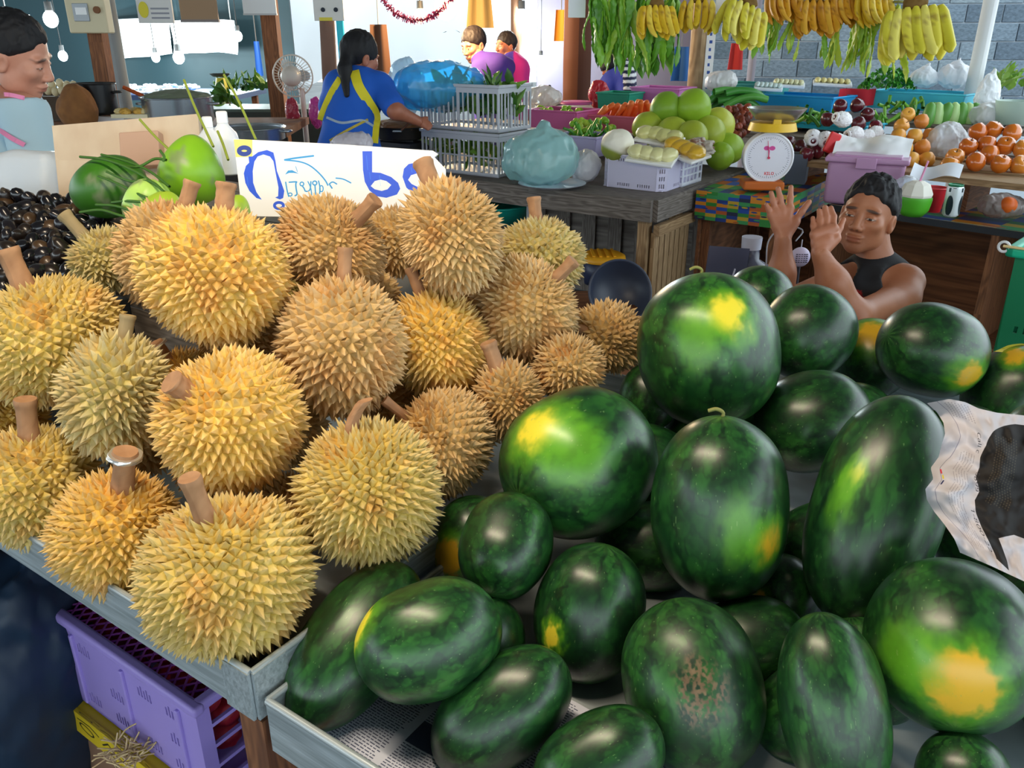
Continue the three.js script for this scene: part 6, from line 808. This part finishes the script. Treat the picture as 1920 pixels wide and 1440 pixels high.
  lamp('glowing white bulb hanging between woman and meter post', 118, 105, 7.5, 0.04, '#eafcff', 3); lamp('long glowing white lamp above the woman in pale blue', 95, 36, 6.5, 0.055, '#eafcff', 4); lamp('white bulb hanging in front of the slanting tarpaulin', 335, 108, 7.6, 0.05, '#eafcff', 3); lamp('white bulb hanging under the white sign with yellow oval', 292, 108, 8.2, 0.04, '#eafcff', 3); lamp('white bulb hanging next to the plain white sign', 446, 68, 7.6, 0.04, '#eafcff', 3); lamp('white bulb hanging behind the small brown post', 978, 32, 7.6, 0.06, '#eafcff', 3); lamp('big warm bulb glowing above the smiling woman', 836, 12, 6.2, 0.085, '#ffd9a0', 4); lamp('warm bulb behind the pink tinsel garland', 788, 30, 6.8, 0.05, '#ffe2b8', 2); lamp('small white bulb by the steel pot lid', 1014, 112, 7.8, 0.035, '#eafcff', 1.5);
  const shd = thing('lamp_shade', 'flat white lamp shade over the woman in pale blue', 'lamp shade', P(12, 28, 6.4)); mk('shade', lathe([[0.02, 0.06], [0.12, 0.02], [0.16, 0], [0.155, -0.004], [0.02, 0.05]], 28), mat('#e8eef0', 0.4), shd); mk('rod', cyl(0.006, 0.006, 1.3, 0, 0.7, 0, 8), mat('#555', 0.5), shd);
  // tinsel
  reseed(91); const tg = []; for (let i = 0; i < 420; i++) { const f = rnd(), p = new THREE.CatmullRomCurve3([P(712, -10, 6), P(738, 22, 6), P(775, 38, 6), P(812, 30, 6), P(850, -6, 6)]).getPoint(f), q = P(770, 20, 6), l = new THREE.PlaneGeometry(0.06, 0.006); at(l, p.x - q.x, p.y - q.y, p.z - q.z, rnd(0, 6), rnd(0, 6), rnd(0, 6)); tg.push(l); } solo('tinsel_garland', 'pink tinsel garland looped under the roof', 'garland', tg, mat('#c45a86', 0.3, { metalness: 0.5, side: THREE.DoubleSide }), P(770, 20, 6)).userData.kind = 'stuff';
  for (const [px, py, t, w, h, c, lab] of [[484, 110, 7, 12, 60, '#1f6ad0', 'blue cloth hanging in the far stall'], [505, 100, 7, 12, 44, '#d83a98', 'magenta cloth hanging beside the blue cloth'], [1052, 48, 6.8, 20, 54, '#d88a1c', 'orange cloth strip hanging beside the trunk post'], [1380, 106, 6.4, 20, 46, '#c02a24', 'red cloth hanging behind the slanting bananas'], [1276, 120, 6.5, 26, 60, '#2a5f9c', 'blue cloth hanging behind the tan post'], [712, 95, 6.6, 30, 90, '#5e3c26', 'brown sacking curtain behind the ponytail'], [900, 20, 7.2, 40, 60, '#8a6f3a', 'olive cloth hanging beside the warm bulb']]) { const k = t / F; const hp = P(px, py, t), hc = thing('hanging_cloth', lab, 'cloth', hp); mk('cord', cyl(0.004, 0.004, Math.max(0.1, 3.1 - hp.y), 0, Math.max(0.1, 3.1 - hp.y) / 2, 0, 6), mat('#777', 0.7), hc); const cl = warp(new THREE.BoxGeometry(w * k, h * k, 0.012, 10, 10, 1), (v) => { v.z += 0.02 * Math.sin(v.x * 60); v.x *= 1 + 0.3 * (0.5 - v.y / (h * k)); }); mk('fabric', cl, mat(c, 0.8), hc); }
}
{ // cooking counter, fan and pots on the left
  const cc = thing('cooking_counter', 'long dark counter with pots in front of the woman in blue', 'counter', P(470, 245, 4.85).setY(0), undefined, 0.06); mk('worktop', plank(2.0, 0.04, 0.75, -0.72, 1.0, 0.0), woodB, cc); mk('front_board', box(2.0, 0.95, 0.02, -0.72, 0.5, 0.34), mat('#2a2420', 0.8), cc);
  const steel = mat('#b4bcc4', 0.25, { metalness: 0.85 });
  const pot = (label, px, py, t, r, h, o = {}) => { const th = thing('cooking_pot', label, 'pot', P(px, py, t)); mk('pot_wall', lathe([[0, 0], [r * 0.94, 0], [r, h * 0.1], [r, h], [r * 1.05, h], [r * 1.05, h + 0.008], [r * 0.97, h], [r * 0.96, 0.01], [0, 0.01]], 40), o.m ?? steel, th); for (const s of [-1, 1]) mk('handle', at(new THREE.TorusGeometry(0.03, 0.006, 8, 16), s * r * 1.05, h * 0.75, 0, Math.PI / 2), o.m ?? steel, th); if (o.fill) mk('food', at(blob(r * 0.95, 0.05, r * 0.95, 0.15, 4, px, 4), 0, h * 0.95, 0), mat(o.fill, 0.6), th); return th; };
  pot('wide steel pot heaped with grey green noodles', 338, 228, 4.7, 0.19, 0.13, { fill: '#76806a' }); pot('shallow shiny steel basin in front of the fan', 470, 262, 4.35, 0.18, 0.06); pot('black lidded pot beside the brown sack', 186, 214, 4.7, 0.11, 0.16, { m: mat('#101014', 0.3) }); { const so = P(757, 262, 4.75), sv = thing('stove', 'small dark stove under the frying pan', 'stove', so.clone().setY(0.8), undefined, TURN), hh = P(748, 262, 4.6).y - 0.8; mk('body', box(0.34, hh - 0.02, 0.28, 0, (hh - 0.02) / 2, 0), mat('#22242a', 0.5), sv); mk('grate', [box(0.26, 0.012, 0.012, 0, hh - 0.012, 0.06), box(0.26, 0.012, 0.012, 0, hh - 0.012, -0.06)], mat('#111', 0.5), sv); } pot('dark frying pan beside the grey crates', 755, 258, 4.74, 0.16, 0.06, { m: mat('#2c2826', 0.35, { metalness: 0.4 }), fill: '#8a5a30' });
  const sp = thing('spatula', 'metal spatula resting in the dark frying pan', 'spatula', P(770, 240, 4.5)); mk('handle', rod(V(0.02, 0.05, 0), V(-0.05, -0.01, 0.02), 0.006), mat('#6a3a20', 0.5), sp); mk('blade', box(0.05, 0.004, 0.04, -0.07, -0.015, 0.02), steel, sp);
  const sack = blob(0.11, 0.13, 0.1, 0.16, 1.4, 3, 4); warp(sack, (v) => { if (v.y > 0) { v.x *= 1 - v.y * 2.2; } }); paint(sack, (x, y, z) => mixc(RGB(150, 100, 52), RGB(112, 70, 36), fbm(x * 30, y * 30, z * 30, 3))); solo('brown_sack', 'brown paper sack standing beside the woman in pale blue', 'sack', sack, vmat(0.9), P(146, 205, 4.5));
  const eg = sph(0.022, 0, 0, 0, 1, 1.2, 1, 14, 10); for (const [x, y] of [[90, 170], [104, 172], [116, 170], [126, 160], [138, 160], [97, 158], [112, 156]]) solo('pale_egg', 'pale egg in the dark tray behind the brown sack', 'egg', eg, mat('#d8c8a0', 0.5), P(x, y, 4.9), 'eggs behind the brown sack'); const et = thing('egg_tray', 'dark tray below the pale eggs', 'tray', P(112, 178, 4.95)); mk('tray_board', box(0.26, 0.015, 0.12, 0, -0.012, 0), mat('#4a3a2c', 0.8), et); mk('tray_lip', box(0.26, 0.03, 0.01, 0, 0, -0.06), mat('#4a3a2c', 0.8), et); mk('tray_foot', box(0.2, 0.12, 0.1, 0, -0.08, 0), mat('#4a3a2c', 0.8), et);
  const ch = thing('chopping_knife', 'orange handled chopper lying on the pot rim', 'knife', P(252, 172, 4.75)); mk('handle', rod(V(-0.06, 0.025, 0), V(0.05, -0.025, 0), 0.011), mat('#c2541c', 0.5), ch); mk('blade', box(0.1, 0.035, 0.004, 0.09, -0.045, 0, 0, 0, -0.42), steel, ch);
  solo('folded_paper', 'folded white paper standing on the pale board’s top edge', 'paper', box(0.19, 0.1, 0.05, 0, 0, 0, 0, 0, -0.06), mat('#eef0f6', 0.6), P(206, 236, 4.65)); const fd = thing('food_tray', 'tray of golden fried food on the counter', 'food', P(252, 216, 4.6)); mk('paper_liner', box(0.2, 0.02, 0.14, 0, 0, 0), mat('#e8dcb8', 0.7), fd); for (let i = 0; i < 5; i++) { const q = mk('fried_piece', blob(0.03, 0.02, 0.03, 0.3, 3, i, 2), mat(i % 2 ? '#d8a84a' : '#e8d49a', 0.6), fd); q.position.set(-0.07 + i * 0.035, 0.02, rnd(-0.03, 0.03)); }
  // fan
  const fan = thing('pedestal_fan', 'cream pedestal fan turned away in front of the posts', 'fan', P(572, 232, 5.3)), k = 5.3 / F, cy = 84 * k, cx = -14 * k; const cream = mat('#d8ccc0', 0.45); mk('motor_cover', at(lathe([[0, 0.1], [0.03, 0.098], [0.05, 0.07], [0.06, 0.02], [0.06, -0.02]], 28), cx, cy, 0.04, Math.PI / 2), cream, fan); const cage = [at(new THREE.TorusGeometry(36 * k, 0.005, 8, 48), cx, cy, 0), at(new THREE.TorusGeometry(24 * k, 0.003, 6, 40), cx, cy, 0.03)]; for (let i = 0; i < 40; i++) { const a = i / 40 * 6.283; cage.push(rod(V(cx + Math.cos(a) * 0.05, cy + Math.sin(a) * 0.05, 0.05), V(cx + Math.cos(a) * 36 * k, cy + Math.sin(a) * 36 * k, 0), 0.0018, 0.0018, 4)); } mk('cage', cage, cream, fan); for (let i = 0; i < 3; i++) { const b = mk('blade', warp(new THREE.CircleGeometry(0.05, 20), (v) => { v.y *= 0.7; v.z = v.x * 0.3; }), mat('#c9d2d8', 0.4, { side: THREE.DoubleSide }), fan); const a = i * 2.094; b.position.set(cx + Math.cos(a) * 0.06, cy + Math.sin(a) * 0.06, -0.015); b.rotation.z = a; } mk('pole', cyl(0.017, 0.02, cy * 0.75 + fan.position.y, 0.0, (cy * 0.75 - fan.position.y) / 2, 0, 16), cream, fan); mk('foot', cyl(0.16, 0.18, 0.03, 0, 0.015 - fan.position.y, 0, 28), cream, fan);
  bag('plastic_bag', 'magenta printed bag hanging behind the fan pole', 592, 208, 5.1, 26, 60, [0.7, 0.08, 0.4], { tr: 0.2 }); bag('plastic_bag', 'red bag standing behind the fan', 548, 208, 5.1, 26, 56, [0.5, 0.04, 0.08], { tr: 0.2 }); bag('plastic_bag', 'crumpled white bag in front of the woman in blue', 660, 266, 4.1, 76, 44, [0.86, 0.8, 0.84], { tr: 0.35 });
  const lidp = thing('pot_lid', 'polished steel pot lid standing near the trunk post', 'lid', P(1030, 180, 5.6)); mk('lid_dome', at(lathe([[0.09, -0.05], [0.085, -0.01], [0.06, 0.03], [0, 0.05]], 32), 0, 0, 0), steel, lidp); mk('lid_rim', at(new THREE.TorusGeometry(0.09, 0.008, 8, 36), 0, -0.05, 0, Math.PI / 2), steel, lidp); mk('lid_knob', sph(0.012, 0, 0.06, 0), mat('#222', 0.5), lidp);
  // far tables with white and blue trays, greens
  const ft = thing('far_table', 'far table spread with white and blue trays', 'table', P(215, 168, 7.2).setY(0)); mk('tabletop', box(2.4, 0.04, 0.9, 0, 1.02, 0), mat('#16305e', 0.5), ft); for (const x of [-1.1, 1.1]) for (const z of [-0.4, 0.4]) mk('leg', box(0.05, 1.0, 0.05, x, 0.5, z), woodB, ft);
  const fo = [mat('#eef2f4', 0.5), mat('#2a6ac8', 0.5), mat('#e0a8c8', 0.5)]; reseed(93); for (let r = 0; r < 3; r++) for (let i = 0; i < 7; i++) { const k2 = r === 2 && i % 3 === 1 ? 2 : (i + r) % 4 === 3 ? 1 : 0, lab = ['shallow white tray of goods on the far table', 'shallow blue tray on the far table', 'shallow pink tray on the far table'][k2], th = thing('shallow_tray', lab, 'tray', P(110 + i * 38 + r * 8, 162 - r * 10, 6.95 + r * 0.28).setY(1.045), 'trays on the far table'); mk('tray_base', rbox(0.14, 0.02, 0.11, 0.006, 0, 0.01, 0), fo[k2], th); for (let j = 0; j < 3; j++) { const q = mk('goods', blob(0.02, 0.012, 0.035, 0.2, 2, j, 1), mat(['#c8d0d6', '#9aa8b4'][j % 2], 0.35), th); q.position.set(-0.04 + j * 0.04, 0.028, 0); } th.rotation.y = rnd(-0.2, 0.2); }
  const gt = thing('far_stand', 'far stand of green vegetables behind the coconut stalks', 'stand', P(470, 190, 6.2).setY(0)); mk('tabletop', box(1.3, 0.04, 0.5, 0, 0.98, 0), mat('#5a6a62', 0.6), gt); mk('front_board', box(1.3, 0.3, 0.02, 0, 0.83, 0.25), mat('#39413e', 0.8), gt); for (const x of [-0.6, 0.6]) mk('leg', box(0.05, 0.96, 0.05, x, 0.48, 0), woodB, gt);
  reseed(95); for (let i = 0; i < 6; i++) leafyBunch('leafy_greens', 'bunch of dark greens on the far stand', P(420 + i * 20, 168, 6.15), 8, 0.075, 'greens on the far stand', [0, 2, 4], 0.6); leafyBunch('leafy_greens', 'grey green herbs spilling beside the noodle pot', P(412, 196, 5.1), 12, 0.09, undefined, [0, 2], 0.6);
  const ys = thing('kitchen_scale', 'small yellow kitchen scale on the far stand', 'scale', P(416, 168, 6.0)); mk('body', cyl(0.03, 0.055, 0.1, 0, 0.03, 0, 16), mat('#c8c020', 0.5), ys); mk('pan', at(lathe([[0, 0], [0.05, 0.004], [0.075, 0.025], [0.07, 0.025], [0, 0.008]], 24), 0, 0.085, 0), mat('#23272c', 0.4), ys); mk('dial', cyl(0.025, 0.025, 0.006, 0, 0.03, 0.048, 18, false, Math.PI / 2 - 0.25), mat('#eee', 0.4), ys);
}
{ // green bin on the right
  const gm = mat('#137a52', 0.42), t = 2.45, bn = thing('green_bin', 'tall green slotted plastic bin at the side of the melon stall', 'bin', P(2030, 680, t).setY(0), undefined, -0.75);
  const w = 0.4, d = 0.4, H = 0.94, wallS = (ww) => { const s = new THREE.Shape([[-ww / 2 * 0.86, 0], [ww / 2 * 0.86, 0], [ww / 2, H], [-ww / 2, H]].map((p) => new THREE.Vector2(...p))); for (let r = 0; r < 3; r++) for (let i = 0; i < 14; i++) { const x = -ww * 0.4 + i * ww * 0.06, y = 0.55 + r * 0.08; s.holes.push(new THREE.Path([[x, y], [x, y + 0.02], [x + 0.01, y + 0.02], [x + 0.01, y]].map((p) => new THREE.Vector2(...p)))); } return new THREE.ExtrudeGeometry(s, { depth: 0.006, bevelEnabled: false }); };
  mk('side_panel', at(wallS(w), 0, 0, d / 2), gm, bn); mk('side_panel', at(wallS(w), 0, 0, -d / 2), gm, bn); mk('end_panel', at(wallS(d), w / 2, 0, 0, 0, Math.PI / 2), gm, bn); mk('end_panel', at(wallS(d), -w / 2, 0, 0, 0, Math.PI / 2), gm, bn); mk('base', box(w * 0.86, 0.01, d * 0.86, 0, 0.005, 0), gm, bn);
  mk('rim', [rbox(w + 0.05, 0.03, 0.03, 0.01, 0, H, d / 2 + 0.01), rbox(w + 0.05, 0.03, 0.03, 0.01, 0, H, -d / 2 - 0.01), rbox(0.03, 0.03, d + 0.05, 0.01, w / 2 + 0.01, H, 0), rbox(0.03, 0.03, d + 0.05, 0.01, -w / 2 - 0.01, H, 0)], mat('#18b890', 0.4), bn); mk('rim_edge', rod(V(-w / 2 - 0.03, H + 0.016, d / 2 + 0.03), V(w / 2 + 0.03, H + 0.016, d / 2 + 0.03), 0.004), mat('#e0c890', 0.4), bn); mk('hook', at(new THREE.TorusGeometry(0.014, 0.004, 8, 18), -w / 2 - 0.03, H + 0.012, d / 2 + 0.02), mat('#dfe4ea', 0.3), bn);
  solo('dry_leaf', 'pointed yellow leaf tip in front of the green bin', 'leaf', (() => { const g = leafGeo(0.08, 0.016, 0.2, 0.2); g.rotateZ(-1.5 + Math.PI); return g; })(), mat('#c9b83a', 0.6, { side: THREE.DoubleSide }), P(1932, 648, 1.6));
}
{ // the lamp that lights the fruit stall, hung out of view under the roof
  const th = thing('tube_lamp', 'long warm tube lamp hung over the durian stall', 'lamp', V(-0.5, 2.4, -0.8)); th.rotation.y = TURN; mk('housing', box(1.24, 0.05, 0.12, 0, 0.035, 0), mat('#cccccc', 0.5), th); mk('tube', cyl(0.018, 0.018, 1.2, 0, -0.01, 0, 14, false, 0, 0, Math.PI / 2), new THREE.MeshStandardMaterial({ color: 0xffffff, emissive: new THREE.Color('#fff0d8'), emissiveIntensity: 3 }), th); for (const x of [-0.5, 0.5]) mk('hanger', cyl(0.004, 0.004, 0.5, x, 0.31, 0, 6), mat('#444', 0.6), th);
  const l = new THREE.RectAreaLight('#ffeacc', LAMP, 1.2, 0.06); l.position.set(0, -0.032, 0); l.rotation.x = -Math.PI / 2; th.add(l);
}
renderer.render(scene, camera);
